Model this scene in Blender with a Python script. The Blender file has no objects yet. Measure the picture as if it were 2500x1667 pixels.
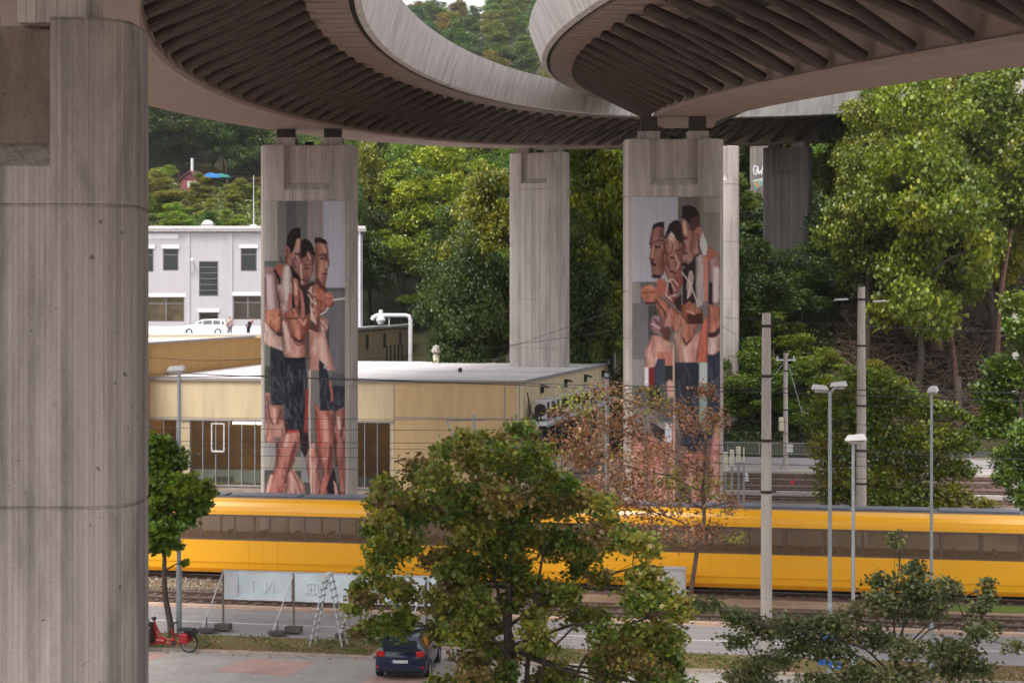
import bpy, bmesh, math, random
import numpy as np
from mathutils import Vector, Matrix
R = math.radians
# ---------------------------------------------------------------- camera, world, light
S = bpy.context.scene
F, CX, HY, CAMZ = 4500.0, 1250.0, 740.0, 12.5      # focal length in photo pixels, horizon row, eye height
cam_d = bpy.data.cameras.new('camera'); cam = bpy.data.objects.new('camera', cam_d)
S.collection.objects.link(cam); S.camera = cam
cam.location = (0, 0, CAMZ); cam.rotation_euler = (R(90), 0, 0)
cam_d.sensor_width = 36; cam_d.lens = F / 2500 * 36
cam_d.shift_y = -(833.5 - HY) / 2500
cam_d.clip_start = 0.5; cam_d.clip_end = 3000
W = bpy.data.worlds.new('World'); S.world = W; W.use_nodes = True
nt = W.node_tree; nt.nodes.clear()
sky = nt.nodes.new('ShaderNodeTexSky'); sky.sky_type = 'NISHITA'; sky.sun_disc = False
SUN_EL, SUN_AZ = 60, 210
sky.sun_elevation = R(SUN_EL); sky.sun_rotation = R(SUN_AZ); sky.dust_density = 4; sky.air_density = 1.6
hs = nt.nodes.new('ShaderNodeHueSaturation'); hs.inputs['Saturation'].default_value = 0.22
bg = nt.nodes.new('ShaderNodeBackground'); bg.inputs['Strength'].default_value = 0.15
wo = nt.nodes.new('ShaderNodeOutputWorld')
nt.links.new(sky.outputs[0], hs.inputs['Color']); nt.links.new(hs.outputs[0], bg.inputs[0]); nt.links.new(bg.outputs[0], wo.inputs[0])
sun_d = bpy.data.lights.new('sun', 'SUN'); sun_d.energy = 1.15; sun_d.angle = R(18); sun_d.color = (1, .95, .88)
sun = bpy.data.objects.new('sun', sun_d); S.collection.objects.link(sun)
# sun stands behind the camera to the left
sa = R(SUN_AZ); sdir = Vector((math.sin(sa)*math.cos(R(SUN_EL)), math.cos(sa)*math.cos(R(SUN_EL)), math.sin(R(SUN_EL))))
sun.rotation_euler = (-sdir).to_track_quat('-Z', 'Y').to_euler()
S.view_settings.view_transform = 'Standard'; S.view_settings.look = 'None'
S.view_settings.exposure = 1.12; S.view_settings.gamma = 1
S.render.engine = 'CYCLES'
S.cycles.max_bounces = 6; S.cycles.diffuse_bounces = 3; S.cycles.transparent_max_bounces = 12

# ---------------------------------------------------------------- frames
TH = R(11.6); CT, ST = math.cos(TH), math.sin(TH)
def P(px, py, Z): return Vector(((px-CX)/F*Z, Z, CAMZ-(py-HY)/F*Z))
def Zg(py, z=0.0): return (CAMZ-z)*F/(py-HY)
def Gp(px, py, z=0.0): return P(px, py, Zg(py, z))
def uv2w(u, v, z=0.0): return Vector((u*CT+v*ST, -u*ST+v*CT, z))
def w2uv(p): return (p.x*CT-p.y*ST, p.x*ST+p.y*CT)
def u_at(px, v):
    k = (px-CX)/F; Z = v/(CT+ST*k); return Z*k*CT-Z*ST
def col(c, k=1.0):
    r = [((x/255+.055)/1.055)**2.4 if x > 10 else x/255/12.92 for x in c[:3]]
    return tuple(min(1, x*k) for x in r)+(1,)

# ---------------------------------------------------------------- scene helpers
def link(o): S.collection.objects.link(o); return o
def tag(o, label=None, cat=None, group=None, kind=None):
    if label: o['label'] = label
    if cat: o['category'] = cat
    if group: o['group'] = group
    if kind: o['kind'] = kind
    return o
def thing(name, label, cat, loc=(0,0,0), rz=0.0, group=None):
    o = link(bpy.data.objects.new(name, None)); o.empty_display_size = .3
    o.location = loc; o.rotation_euler = (0, 0, rz)
    return tag(o, label, cat, group)
def copy_tree(o, parent=None):
    c = o.copy(); link(c); c.parent = parent
    for ch in list(o.children): copy_tree(ch, c)
    return c
class MB:
    def __init__(s): s.v = []; s.f = []; s.uv = None
    def add(s, vs, fs):
        n = len(s.v); s.v.extend([tuple(p) for p in vs]); s.f.extend([tuple(i+n for i in f) for f in fs]); return s
    def box(s, x0, x1, y0, y1, z0, z1, m=None):
        vs = [Vector(p) for p in ((x0,y0,z0),(x1,y0,z0),(x1,y1,z0),(x0,y1,z0),(x0,y0,z1),(x1,y0,z1),(x1,y1,z1),(x0,y1,z1))]
        if m is not None: vs = [m @ p for p in vs]
        return s.add(vs, [(0,3,2,1),(4,5,6,7),(0,1,5,4),(1,2,6,5),(2,3,7,6),(3,0,4,7)])
    def quad(s, a, b, c, d): return s.add([a,b,c,d], [(0,1,2,3)])
    def tube(s, pts, r, n=8, cap=True):
        pts = [Vector(p) for p in pts]; k = len(pts)
        rs = r if isinstance(r, (list, tuple)) else [r]*k
        vs = []; fs = []; prev = None
        for i, p in enumerate(pts):
            d = (pts[min(i+1,k-1)]-pts[max(i-1,0)]).normalized()
            a = d.orthogonal().normalized() if prev is None else (prev-d*prev.dot(d)).normalized()
            prev = a; b = d.cross(a)
            for j in range(n):
                t = 2*math.pi*j/n; vs.append(p+(a*math.cos(t)+b*math.sin(t))*rs[i])
        for i in range(k-1):
            for j in range(n):
                fs.append((i*n+j, i*n+(j+1)%n, (i+1)*n+(j+1)%n, (i+1)*n+j))
        if cap: fs.append(tuple(range(n-1,-1,-1))); fs.append(tuple((k-1)*n+j for j in range(n)))
        return s.add(vs, fs)
    def bar(s, a, b, w, h=None):     # square bar between two points
        a = Vector(a); b = Vector(b); h = h or w; d = (b-a).normalized()
        up = Vector((0,0,1)) if abs(d.z) < .95 else Vector((0,1,0))
        x = d.cross(up).normalized()*w/2; y = x.cross(d).normalized()*h/2
        vs = [a-x-y,a+x-y,a+x+y,a-x+y,b-x-y,b+x-y,b+x+y,b-x+y]
        return s.add(vs, [(0,3,2,1),(4,5,6,7),(0,1,5,4),(1,2,6,5),(2,3,7,6),(3,0,4,7)])
    def prism(s, poly, a, b, axis='y'):  # poly of 2D points, extruded between a and b
        n = len(poly)
        def q(p, t): return (p[0], t, p[1]) if axis == 'y' else ((t, p[0], p[1]) if axis == 'x' else (p[0], p[1], t))
        vs = [q(p, a) for p in poly]+[q(p, b) for p in poly]
        fs = [tuple(range(n)), tuple(range(2*n-1, n-1, -1))]+[(i, i+n, (i+1)%n+n, (i+1)%n) for i in range(n)]
        return s.add(vs, fs)
    def lathe(s, prof, c=(0,0,0), n=16, axis='z'):
        vs = []; fs = []
        for r, z in prof:
            for j in range(n):
                t = 2*math.pi*j/n; p = (r*math.cos(t), r*math.sin(t), z)
                if axis == 'y': p = (p[0], p[2], p[1])
                if axis == 'x': p = (p[2], p[0], p[1])
                vs.append((p[0]+c[0], p[1]+c[1], p[2]+c[2]))
        for i in range(len(prof)-1):
            for j in range(n): fs.append((i*n+j, i*n+(j+1)%n, (i+1)*n+(j+1)%n, (i+1)*n+j))
        return s.add(vs, fs)
    def build(s, name, mat, parent=None, loc=None, rz=None, bevel=0, smooth=False, fix=True):
        me = bpy.data.meshes.new(name); me.from_pydata(s.v, [], s.f); me.update()
        if fix:
            bm = bmesh.new(); bm.from_mesh(me); bmesh.ops.recalc_face_normals(bm, faces=bm.faces); bm.to_mesh(me); bm.free()
        if mat: me.materials.append(mat)
        o = link(bpy.data.objects.new(name, me)); o.parent = parent
        if loc is not None: o.location = loc
        if rz is not None: o.rotation_euler = (0,0,rz)
        if smooth:
            for p in me.polygons: p.use_smooth = True
            try: me.set_sharp_from_angle(angle=R(40))
            except Exception: pass
        if bevel:
            b = o.modifiers.new('bevel', 'BEVEL'); b.width = bevel; b.segments = 2; b.limit_method = 'ANGLE'; b.angle_limit = R(40)
        return o

# ---------------------------------------------------------------- materials
MATS = {}
def base_mat(name):
    m = bpy.data.materials.new(name); m.use_nodes = True; n = m.node_tree
    return m, n, n.nodes['Principled BSDF']
def ramp(n, fac, stops):
    r = n.nodes.new('ShaderNodeValToRGB'); e = r.color_ramp.elements
    while len(e) < len(stops): e.new(.5)
    for i, (p, c) in enumerate(stops): e[i].position = p; e[i].color = c
    n.links.new(fac, r.inputs[0]); return r
def noise(n, sc, scale=1.0, detail=5, rough=.6, coord='Object', dist=0):
    tc = n.nodes.new('ShaderNodeTexCoord'); mp = n.nodes.new('ShaderNodeMapping'); mp.inputs['Scale'].default_value = sc
    t = n.nodes.new('ShaderNodeTexNoise'); t.inputs['Scale'].default_value = scale; t.inputs['Detail'].default_value = detail
    t.inputs['Roughness'].default_value = rough; t.inputs['Distortion'].default_value = dist
    n.links.new(tc.outputs[coord], mp.inputs[0]); n.links.new(mp.outputs[0], t.inputs[0]); return t
def mixc(n, a, b, fac, mode='MIX'):
    m = n.nodes.new('ShaderNodeMix'); m.data_type = 'RGBA'; m.blend_type = mode
    for s_, v in ((6, a), (7, b), (0, fac)):
        if hasattr(v, 'is_linked') or hasattr(v, 'links'): n.links.new(v, m.inputs[s_])
        else: m.inputs[s_].default_value = v
    return m.outputs[2]
def bump(n, h, bs, strength=.3, dist=.02):
    b = n.nodes.new('ShaderNodeBump'); b.inputs['Strength'].default_value = strength; b.inputs['Distance'].default_value = dist
    n.links.new(h, b.inputs['Height']); n.links.new(b.outputs[0], bs.inputs['Normal'])
def g(v): return (v, v, v, 1)
def plain(name, c, rough=.6, metal=0, var=.12, scale=3.0, emit=0, alpha=1, bmp=0, spec=.5):
    if name in MATS: return MATS[name]
    m, n, b = base_mat(name); c = tuple(c)+((1,) if len(c) == 3 else ())
    t = noise(n, (1,1,1), scale, 6, .65)
    r = ramp(n, t.outputs[0], [(.25, g(1-var*1.6)), (.75, g(1+var*.6))])
    cc = mixc(n, c, r.outputs[0], 1.0, 'MULTIPLY')
    n.links.new(cc, b.inputs['Base Color']); b.inputs['Roughness'].default_value = rough; b.inputs['Metallic'].default_value = metal
    b.inputs['Specular IOR Level'].default_value = spec
    if emit: n.links.new(cc, b.inputs['Emission Color']); b.inputs['Emission Strength'].default_value = emit
    if alpha < 1: b.inputs['Alpha'].default_value = alpha
    if bmp: bump(n, t.outputs[0], b, .4, bmp)
    MATS[name] = m; return m
def concrete(name, c, stri=(7,7,.035), amp=.24, stain=.35, k=1.0, board=0):
    m, n, b = base_mat(name)
    a = noise(n, stri, 1.0, 4, .55); a2 = noise(n, (stri[0]*4, stri[1]*4, stri[2]*3), 1.0, 3, .5)
    r1 = ramp(n, a.outputs[0], [(.3, g(1-amp)), (.5, g(1-.25*amp)), (.68, g(1+amp*.25))])
    r2 = ramp(n, a2.outputs[0], [(.3, g(1-amp*.35)), (.7, g(1.03))])
    st = noise(n, (.9,.9,.16), 1.0, 6, .68, dist=.6)
    r3 = ramp(n, st.outputs[0], [(.32, g(1-stain)), (.52, g(1)), (.75, g(1.08))])
    fine = noise(n, (1,1,1), 22, 4, .7); r4 = ramp(n, fine.outputs[0], [(.3, g(.86)), (.7, g(1.06))])
    pk = noise(n, (1,1,1.0), 6, 2, .5); r5 = ramp(n, pk.outputs[0], [(.24, g(.45)), (.29, g(1))])
    # board marks: every narrow plank has its own tone, with fine dark joints, in lifts of the formwork
    tc = n.nodes.new('ShaderNodeTexCoord'); sx = n.nodes.new('ShaderNodeSeparateXYZ'); n.links.new(tc.outputs['Object'], sx.inputs[0])
    def mth(op, a_, b_=None):
        q = n.nodes.new('ShaderNodeMath'); q.operation = op
        for i_, v_ in enumerate((a_, b_)):
            if v_ is None: continue
            if hasattr(v_, 'links'): n.links.new(v_, q.inputs[i_])
            else: q.inputs[i_].default_value = v_
        return q.outputs[0]
    if board:
        wx = mth('MULTIPLY', mth('ADD', sx.outputs[0], mth('MULTIPLY', sx.outputs[1], .6)), 1/board); cb = n.nodes.new('ShaderNodeCombineXYZ')
        n.links.new(mth('FLOOR', wx), cb.inputs[0]); pass
        wn = n.nodes.new('ShaderNodeTexWhiteNoise'); n.links.new(cb.outputs[0], wn.inputs[0])
        rb = ramp(n, wn.outputs[0], [(0, g(.80)), (1, g(1.1))]); jt = ramp(n, mth('FRACT', wx), [(.0, g(.55)), (.14, g(1))])
    x = mixc(n, tuple(c)+(1,), r1.outputs[0], 1.0, 'MULTIPLY')
    if board: x = mixc(n, mixc(n, x, rb.outputs[0], 1.0, 'MULTIPLY'), jt.outputs[0], 1.0, 'MULTIPLY')
    for r_ in (r2, r3, r4, r5): x = mixc(n, x, r_.outputs[0], 1.0, 'MULTIPLY')
    n.links.new(x, b.inputs['Base Color']); b.inputs['Roughness'].default_value = .9; b.inputs['Specular IOR Level'].default_value = .2
    bump(n, a.outputs[0], b, .5, .05)
    MATS[name] = m; return m
def patchy(name, c1, c2, scale=.6, rough=.95, fine=40, bmp=.02, c3=None):
    m, n, b = base_mat(name)
    t = noise(n, (1,1,1), scale, 8, .7); f_ = noise(n, (1,1,1), fine, 4, .8)
    st = [(.38, tuple(c1)+(1,)), (.6, tuple(c2)+(1,))]
    if c3: st.append((.72, tuple(c3)+(1,)))
    r = ramp(n, t.outputs[0], st); r2 = ramp(n, f_.outputs[0], [(.3, g(.55)), (.7, g(1.25))])
    n.links.new(mixc(n, r.outputs[0], r2.outputs[0], 1.0, 'MULTIPLY'), b.inputs['Base Color'])
    b.inputs['Roughness'].default_value = rough; b.inputs['Specular IOR Level'].default_value = .15
    bump(n, f_.outputs[0], b, .6, bmp); MATS[name] = m; return m
def leaf_mat(name, transl=.35):
    m, n, b = base_mat(name)
    at = n.nodes.new('ShaderNodeAttribute'); at.attribute_name = 'Col'
    oi = n.nodes.new('ShaderNodeObjectInfo')
    c = mixc(n, at.outputs['Color'], oi.outputs['Color'], 1.0, 'MULTIPLY')
    n.links.new(c, b.inputs['Base Color']); b.inputs['Roughness'].default_value = .45; b.inputs['Specular IOR Level'].default_value = .5
    tr = n.nodes.new('ShaderNodeBsdfTranslucent'); n.links.new(mixc(n, c, (1.2,1.25,.5,1), 1.0, 'MULTIPLY'), tr.inputs[0])
    mx = n.nodes.new('ShaderNodeMixShader'); mx.inputs[0].default_value = transl
    out = n.nodes['Material Output']
    n.links.new(b.outputs[0], mx.inputs[1]); n.links.new(tr.outputs[0], mx.inputs[2]); n.links.new(mx.outputs[0], out.inputs[0])
    MATS[name] = m; return m
def attr_mat(name, rough=.85):
    m, n, b = base_mat(name)
    at = n.nodes.new('ShaderNodeAttribute'); at.attribute_name = 'Col'
    t = noise(n, (9,9,.5), 1.0, 4, .6); r = ramp(n, t.outputs[0], [(.3, g(.9)), (.7, g(1.05))])
    n.links.new(mixc(n, at.outputs['Color'], r.outputs[0], 1.0, 'MULTIPLY'), b.inputs['Base Color'])
    b.inputs['Roughness'].default_value = rough; b.inputs['Specular IOR Level'].default_value = .2
    bump(n, t.outputs[0], b, .3, .03); MATS[name] = m; return m
def glass_mat(name, c, alpha=.5, rough=.06):
    m, n, b = base_mat(name)
    b.inputs['Base Color'].default_value = tuple(c)+(1,); b.inputs['Roughness'].default_value = rough
    b.inputs['Alpha'].default_value = alpha; b.inputs['Specular IOR Level'].default_value = .6
    MATS[name] = m; return m
M_conc = concrete('weathered_board_marked_concrete', (.54,.475,.44), amp=.18, board=.16)
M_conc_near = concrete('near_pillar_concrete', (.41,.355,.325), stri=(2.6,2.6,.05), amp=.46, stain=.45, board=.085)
M_deck = concrete('parapet_concrete', (.68,.63,.615), stri=(2.2,2.2,.25), amp=.2, stain=.28)
M_girder = plain('girder_concrete', (.32,.235,.20), .8, var=.12, scale=.8)
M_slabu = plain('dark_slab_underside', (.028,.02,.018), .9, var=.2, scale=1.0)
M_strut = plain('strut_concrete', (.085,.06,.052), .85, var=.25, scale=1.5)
M_soffit = plain('soffit_panel_concrete', (.29,.215,.185), .85, var=.2, scale=1.2)
M_dark = plain('dark_gap', (.03,.025,.025), .9)
M_bear = plain('bearing_rubber', (.06,.05,.045), .9)
M_steel = plain('galvanised_steel', (.34,.37,.40), .45, .6, var=.12)
M_steelw = plain('pale_steel', (.55,.56,.58), .5, .2, var=.1)
M_polec = concrete('mast_concrete', (.46,.41,.375), stri=(9,9,.25), amp=.12, stain=.22)
M_black = plain('black_rubber', (.018,.018,.02), .8)
M_wire = plain('wire_black', (.03,.03,.03), .6)
M_bark = plain('bark', (.075,.055,.042), .95, var=.4, scale=6, bmp=.01)
M_bark_red = plain('reddish_bark', (.16,.085,.06), .95, var=.4, scale=3)
M_leaf = leaf_mat('leaves')
# ================================================================ SETTING
def strip(name, v0, v1, z, mat, u0=-260, u1=260, thick=None, n=1):
    m = MB()
    if thick: 
        for i in range(n):
            a = u0+(u1-u0)*i/n; b = u0+(u1-u0)*(i+1)/n - (.012 if n > 1 else 0)
            m.box(a, b, v0, v1, z-thick, z)
    else: m.quad((u0,v0,z),(u1,v0,z),(u1,v1,z),(u0,v1,z))
    o = m.build(name, mat, rz=-TH); o['kind'] = 'structure'; return o
LZ = [(0,0),(165,0),(190,3),(220,8),(270,20),(350,34),(400,43),(600,99),(640,101),(760,80),(1500,60)]
RZ = [(0,0),(153,0),(158,3.2),(166,10),(185,16),(250,36),(400,66),(600,105),(640,107),(760,85),(1500,60)]
def tz(x, y):
    a = np.interp(y, [p[0] for p in LZ], [p[1] for p in LZ]); b = np.interp(y, [p[0] for p in RZ], [p[1] for p in RZ])
    t = np.clip((x-8)/16, 0, 1); t = t*t*(3-2*t)
    w = np.clip((y-160)/60, 0, 1)
    return a*(1-t)+b*t + w*(1.6*np.sin(x*.07+1)+1.4*np.sin(y*.051+x*.03))
def grid_mesh(name, xs, ys, zf, mat):
    X, Y = np.meshgrid(xs, ys); Z = zf(X, Y); n, m_ = X.shape
    v = np.stack([X, Y, Z], -1).reshape(-1, 3)
    i = np.arange((n-1)*(m_-1)); r = i//(m_-1); c = i % (m_-1); a = r*m_+c
    f = np.stack([a, a+1, a+m_+1, a+m_], -1)
    me = bpy.data.meshes.new(name); me.from_pydata(v.tolist(), [], f.tolist()); me.materials.append(mat)
    for p in me.polygons: p.use_smooth = True
    return link(bpy.data.objects.new(name, me))
M_grav = patchy('gravel_ground', (.17,.125,.10), (.30,.25,.22), .5, fine=18)
M_under = patchy('woodland_floor', (.025,.03,.012), (.055,.045,.022), .35, fine=5, c3=(.035,.045,.015), bmp=.1)
tag(grid_mesh('ground', np.array([-1500,-400,-200,-120,0,120,200,400,1500.]), np.array([-200,0,30,60,100,149.0]), lambda x,y: x*0, M_grav), kind='structure')
tag(grid_mesh('hillside', np.concatenate([[-1500,-600,-300],np.arange(-200,201,5),[300,600,1500]]), np.concatenate([np.arange(147,420,4),np.arange(420,800,12),[900,1500]]),
     lambda x,y: tz(x,y)-.02*(y<150), M_under), kind='structure')
M_asph = patchy('asphalt', (.27,.245,.245), (.33,.30,.295), .25, fine=30, bmp=.005)
def line_asphalt():
    m, n, b = base_mat('road_asphalt')
    t = noise(n, (.15,1.6,1), .8, 6, .6); f_ = noise(n, (1,1,1), 35, 3, .8); c_ = noise(n, (1,1,1), .35, 4, .6)
    r = ramp(n, t.outputs[0], [(.3,(.235,.21,.21,1)),(.7,(.315,.285,.285,1))]); r2 = ramp(n, f_.outputs[0], [(.3,g(.85)),(.7,g(1.1))])
    r3 = ramp(n, c_.outputs[0], [(.36,g(.82)),(.44,g(1))])
    x = mixc(n, mixc(n, r.outputs[0], r2.outputs[0], 1.0, 'MULTIPLY'), r3.outputs[0], 1.0, 'MULTIPLY')
    wv = noise(n, (1,1,1), .9, 4, .6); vo = n.nodes.new('ShaderNodeTexVoronoi'); vo.feature = 'DISTANCE_TO_EDGE'; vo.inputs['Scale'].default_value = .32
    tc = n.nodes.new('ShaderNodeTexCoord'); ad = n.nodes.new('ShaderNodeVectorMath'); ad.operation = 'ADD'; n.links.new(tc.outputs['Object'], ad.inputs[0]); n.links.new(wv.outputs['Color'], ad.inputs[1]); n.links.new(ad.outputs[0], vo.inputs['Vector'])
    rc = ramp(n, vo.outputs['Distance'], [(.004, g(.78)), (.010, g(1))]); x = mixc(n, x, rc.outputs[0], 1.0, 'MULTIPLY')
    n.links.new(x, b.inputs['Base Color']); b.inputs['Roughness'].default_value = .9; return m
M_road = line_asphalt()
M_line = plain('road_paint', (.75,.72,.70), .7, var=.3, scale=2)
M_kerb = patchy('kerb_stone', (.34,.27,.23), (.46,.38,.33), 1.5, fine=25, bmp=.005)
M_kerbp = patchy('peach_kerb_stone', (.50,.33,.24), (.62,.44,.34), .8, fine=25, bmp=.005)
M_sand = patchy('sandy_strip', (.34,.25,.17), (.46,.36,.27), .6, fine=20, c3=(.25,.22,.09))
M_ball = patchy('rusty_ballast', (.10,.06,.045), (.19,.13,.105), .9, fine=9, bmp=.05)
M_grass = patchy('short_grass', (.10,.17,.03), (.16,.22,.06), 1.0, fine=20)
M_verge = patchy('leafy_verge', (.20,.12,.07), (.16,.15,.05), .8, fine=9, c3=(.33,.20,.12), bmp=.04)
M_slab = patchy('platform_slab', (.34,.30,.28), (.44,.39,.36), .4, fine=15)
def paver(name, c):
    m, n, b = base_mat(name)
    tc = n.nodes.new('ShaderNodeTexCoord'); br = n.nodes.new('ShaderNodeTexBrick'); n.links.new(tc.outputs['Object'], br.inputs[0])
    br.inputs['Scale'].default_value = 1; br.inputs['Brick Width'].default_value = .24; br.inputs['Row Height'].default_value = .12
    br.inputs['Mortar Size'].default_value = .012; br.inputs['Color1'].default_value = tuple(c)+(1,)
    br.inputs['Color2'].default_value = tuple(x*.86 for x in c)+(1,); br.inputs['Mortar'].default_value = tuple(x*.6 for x in c)+(1,)
    t = noise(n, (1,1,1), .7, 6, .7); r = ramp(n, t.outputs[0], [(.3,g(.8)),(.7,g(1.1))])
    n.links.new(mixc(n, br.outputs[0], r.outputs[0], 1.0, 'MULTIPLY'), b.inputs['Base Color']); b.inputs['Roughness'].default_value = .9
    return m
M_pav = paver('grey_pavers', (.40,.36,.335)); M_pavp = paver('pink_pavers', (.50,.31,.27))
strip('parking_ground', 30, 62.45, .008, M_pav)
# pink paved bays, slanting like the bays in the lot
def bay(pxpts, name='pink_paving'):
    m = MB(); pts = [Gp(x, y) for x, y in pxpts]; pts = [w2uv(p) for p in pts]
    m.add([(u, v, .014) for u, v in pts], [tuple(range(len(pts)))]); o = m.build(name, M_pavp, rz=-TH); o['kind'] = 'structure'
bay([(610,1606),(775,1617),(700,1650),(520,1638)]); bay([(345,1593),(410,1597),(372,1612),(330,1608)])
bay([(905,1650),(1110,1655),(1060,1690),(850,1690)]); bay([(1105,1632),(1260,1640),(1215,1652),(1125,1648)])
KV = 62.45
uc0, uc1 = u_at(912, KV), u_at(1110, KV)
def flat_poly(name, pts, z, mat, thick=.08):
    m = MB(); m.prism(pts, z-thick, z, 'z'); o = m.build(name, mat, rz=-TH); o['kind'] = 'structure'
strip('verge', KV+.16, 65.4, .085, M_verge, -120, uc0-.16, .08)
strip('verge', KV+.16, 65.4, .085, M_verge, uc1+.16, 120, .08)
strip('verge', 64.8, 65.4, .083, M_verge, uc0-.16, uc1+.16, .08)
strip('parking_ground', KV, 64.64, .009, M_pav, uc0, uc1)
strip('kerb', KV, KV+.16, .10, M_kerb, -120, uc0, .1, 90)
strip('kerb', KV, KV+.16, .10, M_kerb, uc1, 120, .1, 120)
strip('kerb', KV+.16, 64.8, .10, M_kerb, uc0-.16, uc0, .1)
strip('kerb', KV+.16, 64.8, .10, M_kerb, uc1, uc1+.16, .1)
strip('kerb', 64.64, 64.8, .101, M_kerb, uc0, uc1, .1)
strip('kerb_island', 60.9, 61.9, .10, M_sand, u_at(1110,61.4), u_at(1260,61.4), .1)
strip('road', 65.4, 71.5, .01, M_road)
strip('road_line', 68.28, 68.42, .016, M_line)
strip('kerb', 71.5, 71.9, .12, M_kerbp, -200, 200, .12, 260)
strip('track_bed', 71.9, 76.2, .012, M_ball)
strip('gravel_strip', 76.2, 78.2, .016, patchy('tan_gravel', (.30,.20,.13), (.40,.29,.20), .6, fine=20))
strip('track_bed', 78.2, 82.6, .014, M_ball)
strip('grass_strip', 76.9, 78.6, .03, M_grass, u_at(2235,77.8), 120)
M_rail = plain('worn_rail', (.30,.25,.23), .35, .7, var=.2); M_railr = plain('rusty_rail_web', (.09,.045,.03), .9)
def track(vc, u0=-200, u1=200, label=''):
    t = thing('railway_track', label, 'track', uv2w(0, vc), -TH)
    a = MB(); b = MB(); c = MB()
    for s in (-.7175, .7175):
        a.box(u0, u1, s-.035, s+.035, .13, .17); b.box(u0, u1, s-.07, s+.07, .014, .13)
    a.build('rail_head', M_rail, t); b.build('rail_web', M_railr, t)
    u = u0
    while u < u1: c.box(u, u+.24, -1.25, 1.25, .005, .05); u += .65 if abs(u) < 70 else 1.3
    c.build('sleepers', M_slp, t)
M_slp = plain('sleeper', (.15,.115,.10), .95, var=.3)
track(73.9, label='rusty tram track nearest the road kerb'); track(80.2, label='tram track the yellow tram stands on')
track(84.6, label='tram track just beyond the yellow tram')
for i, v in enumerate((114.0, 118.6, 124.5, 129.2, 134.0)):
    track(v, u_at(1560, v), 160, ['nearest siding track of the yard beyond the tram at right', 'second siding track of the yard beyond the tram at right',
        'middle siding track of the yard beyond the tram at right', 'fourth siding track of the yard, by the low slab edge', 'farthest siding track of the yard, in front of the back road'][i])
for v0, v1 in ((112.4,120.3),(122.8,135.8)): strip('track_bed', v0, v1, .006, M_ball, u_at(1540,115), 160)
strip('platform_edge', 108.2, 108.6, .55, M_slab, u_at(1770,108), 160, .55)
strip('platform', 108.6, 111.4, .50, M_slab, u_at(1770,108), 160, .5)
strip('concrete_edge', 121.0, 121.5, .25, M_slab, u_at(1770,121), 160, .25)
strip('pavement', 137.0, 139.2, .15, M_slab, u_at(1700,137), 160, .15)
strip('back_road', 139.2, 150.5, .02, M_road, u_at(1650,140), 160)
strip('footpath', 86.3, 100, .007, M_grav, -200, 200)
# ================================================================ VIADUCTS
def vpath(p, s0, s1, ds=.4, cap=None):
    s = np.arange(s0, s1+1e-6, ds); g_ = lambda q: p['phi']+p['k0']*q+p['k1']*q**2/2*1e-2+p['k2']*q**3/3*1e-4
    ss = np.arange(-110, 200, .1); q = np.clip(ss, -97, 400)
    ph = g_(q); 
    if cap is not None:
        c0, kc = cap; ph = np.where(ss > c0, g_(c0)+kc*(ss-c0), ph)
    X = np.cumsum(np.sin(ph))*.1; Y = np.cumsum(np.cos(ph))*.1; i0 = np.argmin(abs(ss))
    X += p['X0']-X[i0]; Y += p['Z0']-Y[i0]
    H = p['h0']+p['g']*s+p['g2']*s*s*1e-2+CAMZ
    return s, np.interp(s, ss, X), np.interp(s, ss, Y), H, np.interp(s, ss, ph)
class Vd:
    def __init__(v, p, s0, s1, side, cap=None):
        v.p = p; v.side = side; v.cap = cap; v.s, v.X, v.Y, v.H, v.ph = vpath(p, s0, s1, cap=cap)
    def at(v, s, off, dh):
        X = np.interp(s, v.s, v.X); Y = np.interp(s, v.s, v.Y); H = np.interp(s, v.s, v.H); a = np.interp(s, v.s, v.ph)
        return Vector((X+off*math.cos(a), Y-off*math.sin(a), H+dh))
    def head(v, s): return float(np.interp(s, v.s, v.ph))
    def sweep(v, prof, s0=None, s1=None, ds=.8, closed=True):
        s0 = v.s[0] if s0 is None else s0; s1 = v.s[-1] if s1 is None else s1
        ss = np.linspace(s0, s1, max(2, int((s1-s0)/ds)+1)); vs = []; fs = []; n = len(prof)
        for a in ss:
            for o, h in prof: vs.append(v.at(a, o, h))
        for i in range(len(ss)-1):
            for j in range(n if closed else n-1): fs.append((i*n+j, (i+1)*n+j, (i+1)*n+(j+1)%n, i*n+(j+1)%n))
        if closed: fs.append(tuple(range(n))); fs.append(tuple((len(ss)-1)*n+j for j in range(n)))
        return vs, fs
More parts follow.
